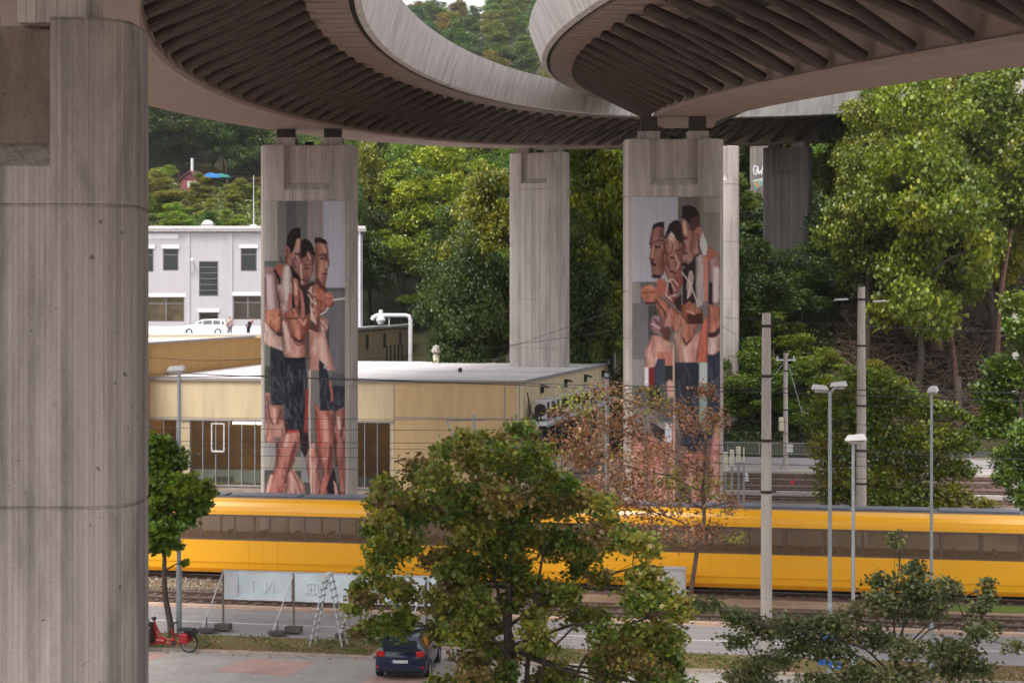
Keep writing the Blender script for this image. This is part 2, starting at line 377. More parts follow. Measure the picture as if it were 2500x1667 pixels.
def viaduct(p, s0, s1, side, label, cap, feet, near_range):
    v = Vd(p, s0, s1, side, cap); root = thing('viaduct', label, 'bridge', v.at((s0+s1)/2, 0, 0))
    L = root.location.copy()
    def bld(name, mb, mat, smooth=False, parent=root):
        mb.v = [(a[0]-L.x, a[1]-L.y, a[2]-L.z) for a in mb.v]; return mb.build(name, mat, parent, smooth=smooth)
    wb, ws, hs_, wd, hd, hf, lf = p['wb'], p['ws'], p['hs'], p['wd'], p['hd'], p['hf'], p['lf']
    m = MB(); m.add(*v.sweep([(-wb,0),(wb,0),(wb+.06,.14),(wb-.1,.16),(wb+.25,hd-.02),(-wb-.25,hd-.02),(-wb+.1,.16),(-wb-.06,.14)])); bld('box_girder', m, M_girder)
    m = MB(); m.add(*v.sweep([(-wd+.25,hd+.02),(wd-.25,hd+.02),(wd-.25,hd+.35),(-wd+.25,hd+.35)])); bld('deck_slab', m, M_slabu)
    m = MB(); m.add(*v.sweep([(-ws-.25,hs_-.28),(-ws+.15,hs_-.28),(-ws+.15,hd+.02),(-ws-.25,hd+.02)])); m.add(*v.sweep([(ws-.15,hs_-.28),(ws+.2,hs_-.28),(ws+.2,hd+.02),(ws-.15,hd+.02)])); bld('edge_beam', m, M_soffit) if False else None
    for sg in (-1, 1):
        m = MB(); m.add(*v.sweep([(sg*(wd-.22),hd-.06),(sg*wd,hd),(sg*(wd+lf),hd+hf),(sg*(wd+lf-.28),hd+hf+.02),(sg*(wd-.26),hd+.5)])); bld('parapet', m, M_deck)
    # prefabricated soffit panels with open joints
    for sg in (-1, 1):
        m = MB(); a = s0
        while a < s1-1.7:
            q = []
            for aa in (a+.08, a+1.50):
                for o, h in ((wb+2.1, hd-.10), (wd-.4, hd-.09), (wd-.4, hd+.01), (wb+2.1, hd+.01)): q.append(v.at(aa, sg*o, h))
            m.add(q, [(0,1,2,3),(7,6,5,4),(0,4,5,1),(1,5,6,2),(2,6,7,3),(3,7,4,0)])
            a += 1.62
        bld('soffit_panels', m, M_soffit)
    rest = MB()
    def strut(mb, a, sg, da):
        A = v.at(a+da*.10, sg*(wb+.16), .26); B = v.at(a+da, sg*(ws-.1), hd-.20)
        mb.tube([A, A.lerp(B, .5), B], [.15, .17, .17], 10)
    cnt = 0; a = s0+1.5; lst = []
    while a < s1-2:
        for sg in (-1, 1):
            for da in (-feet/2+.1, feet/2-.1): lst.append((a, sg, da))
        a += feet
    near = [t for t in lst if t[1] == side and near_range[0] <= t[0] <= near_range[1]]
    near.sort(key=lambda t: (v.at(t[0], t[1]*4, 1)-Vector((0,0,CAMZ))).length); near = set(near[:98])
    for t in lst:
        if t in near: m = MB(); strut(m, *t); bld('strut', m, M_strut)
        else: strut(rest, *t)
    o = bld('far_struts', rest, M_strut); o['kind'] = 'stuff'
    return v
P1 = dict(X0=-11.008,Z0=97.98094,phi=.12179,k0=.00399,k1=.00169,k2=.0186,h0=9.23711,g=.05574,g2=.01227,wb=1.99038,ws=6.06427,hs=2.45196,wd=7.73145,hd=2.26714,hf=1.97576,lf=.58075)
P2 = dict(X0=9.23901,Z0=94.19737,phi=.04197,k0=.00346,k1=-.00355,k2=-.00281,h0=9.54558,g=.07685,g2=.00946,wb=1.86508,ws=6.19797,hs=2.46596,wd=7.61718,hd=2.47232,hf=1.46466,lf=.59507)
V1 = viaduct(P1, -85, 118, 1, 'long curved concrete viaduct sweeping over the left mural pillar and behind the right one', None, 3.1, (-62, 103))
V2 = viaduct(P2, -88, 46, -1, 'nearer curved concrete viaduct at upper right, resting on the right mural pillar', (20, .0), 3.45, (-75, 30))

# ---------------------------------------------------------------- mural painting (a grid of painted cells wrapped on the pillar face)
def s2l(a):
    a = np.asarray(a, float)/255; return np.where(a <= .04045, a/12.92, ((a+.055)/1.055)**2.4)
class Canvas:
    def __init__(c, x0, x1, y0, y1, step):
        c.xs = np.arange(x0, x1+.1, step); c.ys = np.arange(y0, y1+.1, step); c.X, c.Y = np.meshgrid(c.xs, c.ys)
        c.C = np.zeros(c.X.shape+(3,)); c.A = np.zeros(c.X.shape); c.rng = np.random.default_rng(4)
        h, w = c.X.shape
        def sm(sy, sx):
            a = c.rng.standard_normal((h//sy+3, w//sx+3)); yi = np.arange(h)/sy; xi = np.arange(w)/sx
            y0_ = yi.astype(int); x0_ = xi.astype(int); fy = (yi-y0_)[:,None]; fx = (xi-x0_)[None]
            q = lambda dy, dx: a[np.ix_(y0_+dy, x0_+dx)]
            return (q(0,0)*(1-fy)*(1-fx)+q(1,0)*fy*(1-fx)+q(0,1)*(1-fy)*fx+q(1,1)*fy*fx)
        c.nz = sm(14, 5)*.6+sm(5, 3)*.4; c.nz2 = sm(22, 7)
    def inside(c, poly):
        x = c.X; y = c.Y; r = np.zeros(x.shape, bool); n = len(poly)
        for i in range(n):
            x1, y1 = poly[i]; x2, y2 = poly[(i+1) % n]
            if y1 == y2: continue
            m = ((y1 > y) != (y2 > y)) & (x < (x2-x1)*(y-y1)/(y2-y1)+x1); r ^= m
        return r
    def put(c, m, rgb):
        c.C = c.C*(1-m[...,None])+s2l(rgb)*m[...,None]; c.A = np.maximum(c.A, m)
    def poly(c, rgb, *pts, tex=.16, hi=None):
        m = c.inside(pts).astype(float)
        base = s2l(rgb)*(1+tex*c.nz[...,None])
        if hi is not None:   # painted light and dark strokes inside the shape
            w = np.clip(c.nz2*.6, 0, 1)[...,None]; base = base*(1-w)+s2l(hi)*w
            w = np.clip(-c.nz2*.45, 0, .5)[...,None]; base = base*(1-w)+base*.45*w
            xx = np.where(m > 0, c.X, np.nan)
            with np.errstate(all='ignore'):
                import warnings; warnings.simplefilter('ignore')
                lo = np.nanmin(xx, 1)[:,None]; hi_ = np.nanmax(xx, 1)[:,None]
            t = np.nan_to_num((c.X-lo)/np.maximum(hi_-lo, 1), nan=.5); t = np.clip(t, 0, 1)
            e = 1-.55*np.abs(2*t-1)**2.6; g_ = .30*np.exp(-((t-.36)/.16)**2)
            base = base*e[...,None]; base = base*(1-g_[...,None])+s2l(hi)*g_[...,None]
        c.C = c.C*(1-m[...,None])+base*m[...,None]; c.A = np.maximum(c.A, m)
        if hi is not None:      # brush strokes laid along the limb, kept inside the shape
            x0, x1 = min(p[0] for p in pts), max(p[0] for p in pts); y0, y1 = min(p[1] for p in pts), max(p[1] for p in pts)
            for _ in range(int(min(26, max(5, (x1-x0)*(y1-y0)/3800)))):
                x, y = c.rng.uniform(x0, x1), c.rng.uniform(y0, y1); L = c.rng.uniform(35, 110); dx = c.rng.uniform(-.35, .35)*L
                lite = c.rng.random() < .5; rgb2 = hi if lite else tuple(v*.55 for v in rgb); w = c.rng.uniform(8, 20)
                t_ = np.clip(((c.X-x)*dx+(c.Y-y)*L)/(dx*dx+L*L), 0, 1); d_ = np.hypot(c.X-x-t_*dx, c.Y-y-t_*L)
                mm = np.clip((w/2-d_)/6+.5, 0, 1)*m*c.rng.uniform(.3, .6); c.C = c.C*(1-mm[...,None])+s2l(rgb2)*mm[...,None]
    def rect(c, rgb, x0, y0, x1, y1, tex=.04): c.poly(rgb, (x0,y0),(x1,y0),(x1,y1),(x0,y1), tex=tex)
    def line(c, rgb, w, *pts, soft=.5, a=1.0):
        d = np.full(c.X.shape, 1e9)
        for (x1,y1),(x2,y2) in zip(pts[:-1], pts[1:]):
            L = (x2-x1)**2+(y2-y1)**2; t = np.clip(((c.X-x1)*(x2-x1)+(c.Y-y1)*(y2-y1))/max(L,1), 0, 1)
            d = np.minimum(d, np.hypot(c.X-x1-t*(x2-x1), c.Y-y1-t*(y2-y1)))
        m = np.clip((w/2-d)/max(w*soft*.5, 3)+.5, 0, 1)*a
        c.C = c.C*(1-m[...,None])+s2l(rgb)*m[...,None]; c.A = np.maximum(c.A, (m > .3)*1.0)
SK = (198,122,105); SKd = (130,72,64); SKl = (232,182,162); HA = (44,32,32); SH = (50,52,63); SHl = (112,118,136)
def figure_folds(c, box, n, rgb, seed, slant=.4, w=14, a=.6):
    r = np.random.default_rng(seed); x0, y0, x1, y1 = box
    for _ in range(n):
        x = r.uniform(x0, x1); y = r.uniform(y0, y1); L = r.uniform(40, 130); d = r.uniform(-slant, slant)+.1
        x2 = min(max(x+L*d, x0), x1); y2 = min(y+L, y1)
        c.line(rgb, w*r.uniform(.6, 1.4), (x, y), ((x+x2)/2+r.uniform(-8,8), (y+y2)/2), (x2, y2), soft=1, a=a*r.uniform(.4,1))
def mural_one():
    c = Canvas(85, 885, 45, 2980, 6); B = lambda *a: c.rect(*a)
    B((112,110,112),85,640,885,2980); B((168,160,156),85,40,220,650); B((122,117,115),220,40,305,660); B((96,94,102),305,40,400,660)
    B((112,112,108),400,40,512,900); B((150,139,141),512,40,670,900); B((180,180,194),670,40,885,895); B((96,96,100),690,895,885,930)
    B((115,113,120),690,930,885,1700); B((98,110,103),85,630,300,760); B((82,78,78),440,830,600,1600); B((74,70,74),690,1250,730,1500)
    B((112,118,110),85,1435,150,1660); B((74,80,72),85,1660,150,1925); B((130,124,124),510,1690,640,2320); B((95,96,97),755,1735,885,1860)
    B((150,148,148),85,2400,230,2570); B((162,154,143),85,2550,490,2700); B((78,80,74),85,2680,200,2830); B((82,84,76),370,2690,465,2830)
    B((150,149,150),455,2500,640,2900); B((92,86,88),85,2800,885,2980)
    p = c.poly; l = c.line
    # heads
    p((150,100,92),(300,500),(375,520),(400,430),(448,400),(448,700),(425,800),(340,740),(320,680),(290,640),tex=.1,hi=(190,135,120))
    p(HA,(308,490),(318,380),(358,318),(420,300),(448,312),(448,402),(402,430),(380,520),(352,570),(320,520),tex=.1)
    p((155,98,92),(285,500),(320,480),(345,525),(336,620),(305,610),tex=.1); l((95,52,50),12,(310,520),(322,560),(312,600))
    l((205,160,142),34,(425,430),(415,530),soft=.9); l((60,36,36),34,(355,690),(395,760),(435,795),soft=.8); l((120,78,88),26,(400,600),(370,640),(400,700),soft=1)
    l((70,40,40),14,(395,560),(440,570)); l((205,160,150),14,(410,590),(440,640),soft=1)
    p(HA,(448,430),(500,412),(545,440),(580,510),(590,600),(545,560),(520,530),(500,580),(448,610),tex=.1)
    p((150,94,86),(448,605),(500,580),(530,530),(580,600),(575,720),(545,800),(520,860),(440,890),(440,700),hi=(195,140,122))
    l((60,34,36),16,(490,700),(530,706)); l((70,44,44),10,(480,672),(545,668)); l((214,170,155),18,(452,670),(450,740),(462,850),soft=.9); l((150,70,66),14,(500,740),(520,800))
    l((70,40,40),14,(455,810),(500,830)); l((205,165,150),14,(520,560),(540,610),soft=1); l((60,42,44),22,(440,890),(490,920),(530,870),soft=.7)
    p((172,112,98),(590,458),(640,450),(712,470),(726,560),(728,680),(712,730),(708,795),(692,860),(690,925),(620,895),(598,800),(588,600),tex=.08,hi=(200,145,125))
    p(HA,(585,405),(640,398),(700,430),(714,472),(640,452),(590,462),tex=.1)
    l((70,40,40),12,(628,575),(680,572),(700,600)); l((45,28,30),18,(645,608),(675,606)); l((40,28,30),12,(712,610),(722,612)); l((215,160,140),22,(660,480),(690,540),soft=1)
    l((120,60,56),14,(690,620),(712,680),(700,722)); l((214,160,140),14,(702,640),(708,700),soft=1); l((70,38,38),14,(660,762),(706,752)); l((150,76,70),12,(670,790),(700,785))
    l((92,50,48),40,(610,820),(650,880),(690,915),soft=.9); l((130,72,66),26,(600,620),(606,780),soft=1)
    # left back figure
    p((158,118,116),(85,700),(150,680),(215,720),(245,850),(255,1130),(85,1200),tex=.12); l((208,185,188),70,(135,800),(150,1000),(155,1080),soft=1); l((110,74,80),26,(210,760),(225,1000),soft=1); l((120,80,82),24,(95,800),(98,1080),soft=1)
    p((176,98,74),(85,1110),(180,1110),(260,1090),(262,1340),(200,1370),(130,1310),(85,1215),hi=(225,150,118)); l((70,48,46),46,(140,1300),(200,1352),(255,1350),soft=.7)
    l((226,150,112),18,(160,1180),(180,1240),(240,1190),soft=1)
    p((168,96,74),(185,700),(228,650),(292,680),(292,770),(240,780),tex=.1); l((38,27,34),26,(192,725),(235,800),(250,860),soft=.5); l((44,32,40),26,(238,980),(245,1090)); l((40,30,36),12,(255,600),(262,650))
    # pale arm and torso
    p((196,156,146),(262,720),(300,655),(342,690),(362,760),(362,1080),(320,1200),(300,1240),(262,1180),(238,1000),(215,870),(250,860),tex=.08,hi=(224,196,186)); l((216,200,194),46,(312,700),(318,1000),soft=1); l((186,104,92),30,(340,960),(335,1180),soft=1)
    p((40,27,34),(345,678),(440,800),(450,830),(432,1095),(366,1095),(362,760),tex=.08)
    p((186,108,92),(368,790),(430,820),(445,950),(424,1090),(465,1235),(418,1240),(398,1100),(372,960),tex=.1,hi=(222,155,138)); l((230,190,175),16,(395,850),(405,960),soft=1)
    p((74,48,50),(440,930),(500,900),(520,1000),(500,1160),(470,1200),(430,1090),tex=.1); l((196,120,108),34,(460,900),(470,1050),(470,1190),soft=.8)
    p((220,176,160),(85,1225),(240,1378),(268,1370),(272,1512),(150,1475),(85,1440),tex=.08,hi=(236,204,190))
    p((198,126,112),(262,1195),(310,1240),(380,1400),(430,1435),(500,1385),(512,1575),(290,1580),hi=(230,178,164)); l((224,190,178),40,(290,1240),(330,1500),soft=1); l((120,62,58),16,(350,1360),(420,1460),(480,1440),soft=.9)
    p((178,100,80),(262,1150),(425,1080),(432,1210),(530,1148),(545,1200),(525,1330),(432,1435),(378,1400),(300,1240),hi=(220,150,124)); l((82,40,38),12,(300,1195),(432,1192)); l((90,44,42),30,(392,1390),(432,1425),(470,1410),soft=.8); l((222,160,138),18,(440,1200),(480,1260),(500,1210),soft=1)
    # raised fists and cord
    p((60,42,46),(440,880),(600,840),(600,1120),(500,1160),(470,960),tex=.1)
    p((170,92,76),(512,910),(600,848),(690,930),(758,958),(778,1020),(770,1065),(742,1086),(650,1080),(605,1180),(556,1080),hi=(210,138,116))
    p((196,116,92),(680,950),(740,940),(772,985),(765,1045),(720,1070),(680,1030),tex=.08); p((190,108,86),(600,915),(650,910),(680,960),(670,1015),(610,1010),tex=.08)
    l((90,44,40),8,(690,1000),(760,1000)); l((100,50,44),8,(600,1015),(670,1030)); l((224,150,124),14,(700,965),(730,985),soft=1)
    for q in (((560,880),(530,930),(590,960)),((520,960),(575,1040),(600,1060)),((545,900),(600,1050)),((550,1010),(545,1080),(600,1150))): l((224,200,190),10,*q)
    l((60,34,34),8,(565,920),(575,990)); l((60,34,34),8,(590,980),(610,1050))
    p((178,98,80),(560,1160),(540,1180),(600,1280),(660,1120),(740,1080),(640,1080),hi=(214,140,120))
    l((236,222,214),14,(768,1014),(885,998)); l((236,220,210),12,(640,1160),(690,1132),(718,1090)); p((226,192,176),(545,1060),(606,1256),(545,1205),tex=.04)
    p((162,98,94),(610,1185),(700,1180),(722,1230),(718,1300),(690,1335),(640,1330),(605,1270),hi=(212,160,150)); p((112,62,60),(540,1270),(620,1270),(632,1360),(590,1405),(548,1370),tex=.12)
    for q in ((650,1230),(680,1250),(700,1270),(660,1290)): l((232,196,186),12,(q[0],q[1]-12),(q[0]+8,q[1]+14),soft=1)
    for q in ((640,1220),(668,1240),(690,1225)): l((90,48,48),8,(q[0],q[1]),(q[0]+10,q[1]+40))
    p((206,138,126),(528,1300),(640,1335),(692,1330),(722,1480),(792,1702),(528,1705),hi=(230,180,168)); l((232,186,172),70,(650,1420),(680,1640),soft=1)
    # shorts
    p(SH,(148,1472),(268,1510),(302,1580),(302,2042),(160,2046),(148,1800),tex=.1); figure_folds(c,(160,1540,285,2020),26,SHl,1,.9,14,.3); figure_folds(c,(160,1540,285,2020),14,(24,24,32),5,.9,14,.8)
    p((42,44,55),(290,1580),(492,1574),(514,1800),(502,2150),(462,2312),(315,2302),(290,1990),tex=.1); figure_folds(c,(310,1650,490,2280),34,SHl,2,.5,18,.3); figure_folds(c,(310,1650,490,2280),18,(20,20,28),6,.5,16,.8); c.rect((34,34,44),292,1580,490,1630)
    p((46,46,58),(628,1590),(700,1670),(738,1820),(765,1960),(768,2092),(640,2106),(630,1800),tex=.1); figure_folds(c,(640,1700,745,2080),16,SHl,3,.5,13,.3); l((236,226,220),10,(680,1665),(692,1685))
    p((50,52,62),(760,1850),(885,1862),(885,2052),(772,2112),tex=.1); figure_folds(c,(770,1880,880,2040),9,(92,98,116),4,.5,13,.5)
    # legs
    p((186,124,112),(90,1922),(146,1928),(150,2045),(268,2045),(284,2200),(300,2350),(205,2362),(200,2425),(95,2415),hi=(222,168,150)); l((100,58,58),16,(110,1960),(140,2140),(170,2230),soft=.8); l((110,60,56),18,(215,2230),(250,2100),soft=.8); l((228,176,156),26,(190,2080),(190,2200),soft=1)
    p((90,46,46),(280,2040),(320,2310),(300,2420),(205,2520),(200,2420),(296,2350),tex=.1)
    p((192,110,98),(310,2308),(466,2298),(432,2450),(402,2560),(340,2740),(286,2980),(85,2980),(112,2820),(184,2680),(208,2500),(236,2370),hi=(222,160,146)); l((226,182,172),30,(322,2340),(296,2450),soft=1); l((118,60,58),34,(400,2420),(340,2640),(300,2800),soft=1); l((222,170,158),30,(160,2740),(118,2900),soft=1); l((196,58,50),24,(330,2306),(460,2302),soft=.8); l((112,58,58),22,(230,2480),(215,2640),soft=1)
    p((214,152,136),(320,2720),(372,2665),(440,2760),(486,2830),(505,2980),(290,2980),hi=(238,200,182)); l((150,76,70),16,(360,2690),(420,2800),(450,2900),soft=1)
    p((56,38,44),(430,2290),(470,2260),(520,2300),(532,2480),(490,2560),(450,2480),tex=.1); l((158,60,50),34,(515,1900),(508,2100),(498,2300),soft=.6)
    p((204,134,120),(498,2560),(538,2450),(590,2390),(606,2500),(640,2640),(645,2980),(556,2980),(534,2800),(502,2660),hi=(232,180,166)); l((112,60,58),16,(600,2480),(630,2600),(600,2700),soft=.9)
    p((194,104,90),(588,2006),(642,2100),(768,2096),(776,2400),(762,2650),(712,2850),(690,2980),(615,2980),(662,2700),(604,2460),(585,2200),hi=(220,150,132)); l((230,168,148),44,(692,2180),(700,2390),soft=1); l((186,66,56),30,(620,2200),(640,2440),soft=1); l((228,164,146),26,(676,2570),(700,2560),soft=1); l((120,60,56),30,(745,2450),(720,2700),soft=1)
    p((178,106,94),(776,2112),(885,2062),(885,2980),(852,2980),(802,2600),(776,2350),hi=(214,150,136)); l((230,186,176),30,(820,2170),(828,2270),soft=1); l((84,44,46),18,(784,2380),(800,2640),soft=.7); l((92,50,50),18,(868,2180),(850,2350),soft=.8)
    p((48,37,45),(700,2860),(772,2650),(790,2710),(804,2800),(866,2980),(770,2980),tex=.1); p((205,150,146),(772,2780),(800,2820),(830,2980),(790,2980),tex=.1)
    l((186,104,90),20,(760,2000),(755,1930),(735,1810),soft=.6); l((242,214,196),12,(540,1705),(534,2100),(542,2450),(556,2980)); l((226,176,160),10,(590,2640),(576,2800),(585,2980))
    return c
def mural_two():
    c = Canvas(80, 945, 45, 3180, 6); B = lambda *a: c.rect(*a)
    B((128,120,118),80,40,945,3180); B((182,182,194),80,40,528,878); B((112,104,98),528,40,945,640); B((132,126,116),745,40,945,640); B((150,146,134),780,50,945,190)
    B((150,143,140),80,880,160,1090); B((112,108,106),160,880,325,1110); B((120,116,118),80,1085,240,1640); B((74,76,74),238,1110,330,1700); B((146,140,138),80,1640,240,1900); B((100,97,100),80,1900,240,2120)
    B((92,95,97),330,1860,480,2300); B((148,144,142),330,2250,480,2500); B((120,100,96),80,2350,945,3180)
    p = c.poly; l = c.line
    p((156,100,90),(272,360),(330,335),(395,345),(400,560),(395,800),(350,840),(285,840),(270,780),(262,700),(246,640),(262,560),(247,490),hi=(192,138,120)); p(HA,(272,362),(285,315),(345,288),(396,290),(396,352),(335,335),tex=.1)
    l((70,38,40),12,(252,505),(275,500)); l((70,38,40),12,(300,490),(345,468),(380,480)); l((42,28,32),20,(312,535),(350,535)); l((44,30,32),12,(256,540),(266,542)); l((206,150,132),14,(288,540),(272,640),soft=1); l((92,46,48),20,(262,655),(285,665)); l((46,30,34),24,(268,690),(305,712)); l((160,80,78),14,(272,735),(300,738)); l((70,38,38),36,(285,820),(350,830),soft=.8); l((120,62,60),26,(385,600),(380,780),soft=1)
    p((170,106,94),(396,470),(440,400),(520,440),(568,520),(570,780),(500,900),(430,860),(396,760),hi=(210,158,142)); p((54,38,40),(396,440),(440,310),(500,268),(545,280),(568,340),(570,500),(520,470),(480,400),(440,400),(400,470),tex=.12); p((214,186,180),(430,450),(465,385),(495,430),(470,480),tex=.05)
    l((80,40,42),12,(420,620),(470,585)); l((80,40,42),12,(500,575),(555,560)); l((50,30,34),20,(455,640),(490,640)); l((206,158,146),20,(505,620),(540,700),(520,745),soft=1); l((70,36,38),18,(450,770),(500,790)); l((130,70,66),26,(425,660),(440,740),soft=1)
    p((150,94,88),(565,250),(600,262),(655,360),(700,380),(745,480),(772,580),(690,640),(640,700),(575,690),(570,600),(566,440),hi=(200,148,130)); p((46,33,34),(570,135),(640,122),(700,150),(738,210),(748,330),(700,350),(688,380),(655,370),(640,300),(600,262),(565,250),tex=.15); p((88,58,54),(655,260),(720,220),(745,330),(690,380),(655,368),tex=.12)
    p((178,112,100),(690,380),(715,338),(755,345),(765,400),(730,480),(700,495),tex=.1); l((100,54,52),12,(705,400),(730,420),(715,470)); l((216,170,142),34,(590,300),(600,400),soft=1); l((60,34,36),14,(570,455),(620,445)); l((190,150,150),18,(600,480),(630,520),soft=1); l((60,34,36),40,(580,705),(640,725),(700,680),soft=.7); l((96,50,50),14,(572,590),(620,598)); l((182,130,130),36,(600,640),(640,650),soft=1)
    p((208,208,204),(765,380),(815,500),(820,620),(775,615),(740,520),tex=.03)
    p((176,98,76),(822,520),(880,570),(930,595),(900,625),(820,690),(800,640),tex=.1)
    p((52,36,42),(640,720),(705,610),(760,600),(700,760),(705,1080),(640,1110),(575,1100),(575,750),tex=.1)
    p((190,168,170),(700,640),(760,598),(815,640),(820,900),(780,1100),(720,1120),(705,900),tex=.08,hi=(216,202,202)); p((206,128,106),(775,620),(822,640),(818,1060),(785,1080),(780,800),tex=.1)
    p((186,160,158),(640,770),(670,765),(684,830),(660,1000),(625,1040),(610,920),tex=.1)
    p((158,110,106),(822,690),(880,630),(945,590),(945,1130),(870,1120),(840,900),hi=(206,168,162)); l((224,200,198),56,(905,760),(900,1050),soft=1); l((48,36,46),40,(850,900),(845,1080),soft=.5)
    p((196,120,92),(160,950),(200,918),(262,902),(312,940),(325,1000),(300,1060),(250,1095),(200,1070),(168,1010),tex=.1); p((190,104,80),(325,855),(400,845),(410,1010),(340,1020),(312,960),tex=.1); l((90,44,42),9,(190,985),(310,975)); l((226,156,124),16,(220,930),(280,930),soft=1); l((88,50,48),26,(215,1085),(300,1085),soft=.6)
    p((178,100,80),(300,1020),(345,1010),(460,1110),(560,1200),(550,1340),(480,1370),(440,1250),(400,1290),(330,1180),hi=(222,150,124)); l((90,46,44),16,(310,1050),(400,1180),(430,1280),soft=.8)
    p((150,80,74),(405,870),(500,850),(570,780),(575,900),(520,1000),(480,1100),(410,1040),tex=.12)
    for q in (((420,870),(480,850),(530,910)),((430,880),(410,1010),(470,1060)),((440,1030),(510,1000)),((450,870),(500,960)),((565,780),(640,880),(710,1060),(725,1135)),((620,1040),(660,880))): l((228,206,196),10,*q)
    l((40,26,30),30,(450,900),(460,980),soft=.4)
    p((70,44,42),(480,1060),(560,1000),(570,1180),(520,1150),tex=.1)
    p((172,94,70),(565,1110),(640,1060),(720,1130),(775,1150),(775,1290),(620,1290),(560,1200),hi=(220,150,120)); p((84,44,36),(615,1190),(775,1190),(772,1292),(618,1292),tex=.15); l((232,180,160),12,(615,1160),(690,1195))
    p((188,108,88),(560,1190),(615,1290),(730,1295),(690,1400),(610,1505),(565,1480),(545,1340),hi=(224,156,132)); l((92,46,42),20,(570,1420),(612,1490),(660,1440),soft=.8)
    p((196,112,86),(822,1080),(875,1120),(945,1130),(945,1370),(880,1425),(825,1400),hi=(220,150,122)); l((72,44,40),52,(840,1400),(900,1390),(935,1350),soft=.8)
    p((152,100,108),(248,1250),(300,1200),(370,1230),(390,1310),(362,1390),(290,1385),(245,1330),hi=(212,176,184)); p((110,66,60),(372,1330),(430,1310),(468,1360),(440,1460),(380,1450),tex=.12); l((70,36,40),14,(290,1240),(330,1280)); l((228,196,196),14,(270,1290),(350,1330),soft=1)
    p((206,140,130),(450,1130),(465,1310),(400,1320),(390,1300),tex=.1)
    p((216,146,128),(265,1400),(370,1410),(440,1470),(490,1460),(480,1700),(330,1630),(330,1710),(205,1718),(205,1560),hi=(236,186,168)); p((204,126,106),(330,1560),(480,1560),(480,1702),(400,1702),(400,1632),(330,1630),tex=.1)
    p((212,140,124),(490,1400),(560,1290),(570,1480),(612,1508),(700,1400),(820,1290),(822,1665),(522,1665),hi=(234,186,170)); p((226,124,96),(760,1290),(822,1200),(822,1664),(700,1664),tex=.12,hi=(214,96,80)); l((240,196,172),40,(600,1540),(610,1650),soft=1)
    p((232,176,160),(820,1420),(880,1430),(945,1380),(945,1550),(880,1590),(820,1586),hi=(240,206,196))
    B((236,232,236),204,1716,240,1915); B((132,40,46),240,1716,300,1990)
    p((64,72,90),(300,1700),(330,1630),(402,1632),(402,1870),(330,1880),(300,1860),tex=.1); B((54,54,54),402,1700,480,1858); p((40,40,46),(240,1990),(300,1860),(362,1900),(362,2150),(240,2120),tex=.15)
    p((52,54,66),(500,1665),(740,1672),(742,2260),(800,2420),(690,2560),(580,2490),(520,2200),(500,1900),tex=.1); figure_folds(c,(520,1700,730,2500),40,(96,102,122),8,.4,16,.5); figure_folds(c,(520,1700,730,2500),22,(24,24,32),9,.4,16,.8)
    B((196,208,200),740,1670,816,1870); B((152,172,160),740,1870,816,2260)
    p((54,56,70),(816,1588),(880,1590),(945,1548),(945,2290),(880,2400),(816,2420),tex=.1); figure_folds(c,(826,1620,935,2380),22,(96,104,128),10,.3,14,.5)
    p((206,130,118),(880,2290),(945,2240),(945,3180),(840,3180),(830,2600),hi=(236,176,166)); p((202,124,110),(570,2560),(800,2540),(790,2800),(760,3180),(600,3180),hi=(232,172,158))
    p((208,132,116),(80,2340),(150,2330),(215,2600),(200,3180),(80,3180),hi=(234,176,160)); p((200,120,104),(220,2370),(330,2420),(400,2520),(430,2900),(400,3180),(240,3180),hi=(234,176,160)); p((62,52,56),(250,2240),(400,2330),(395,2450),(280,2380),tex=.1)
    p((192,116,100),(420,2300),(500,2300),(510,3180),(440,3180),hi=(226,166,150)); B((206,204,214),400,2265,465,2450); B((78,88,84),540,2880,660,3060); l((236,200,180),12,(485,1500),(490,2300),(490,3180)); l((228,170,156),60,(450,1870),(455,1980),soft=.6)
    p((220,176,172),(810,2980),(880,2920),(940,3000),(930,3180),(820,3180),tex=.1)
    return c

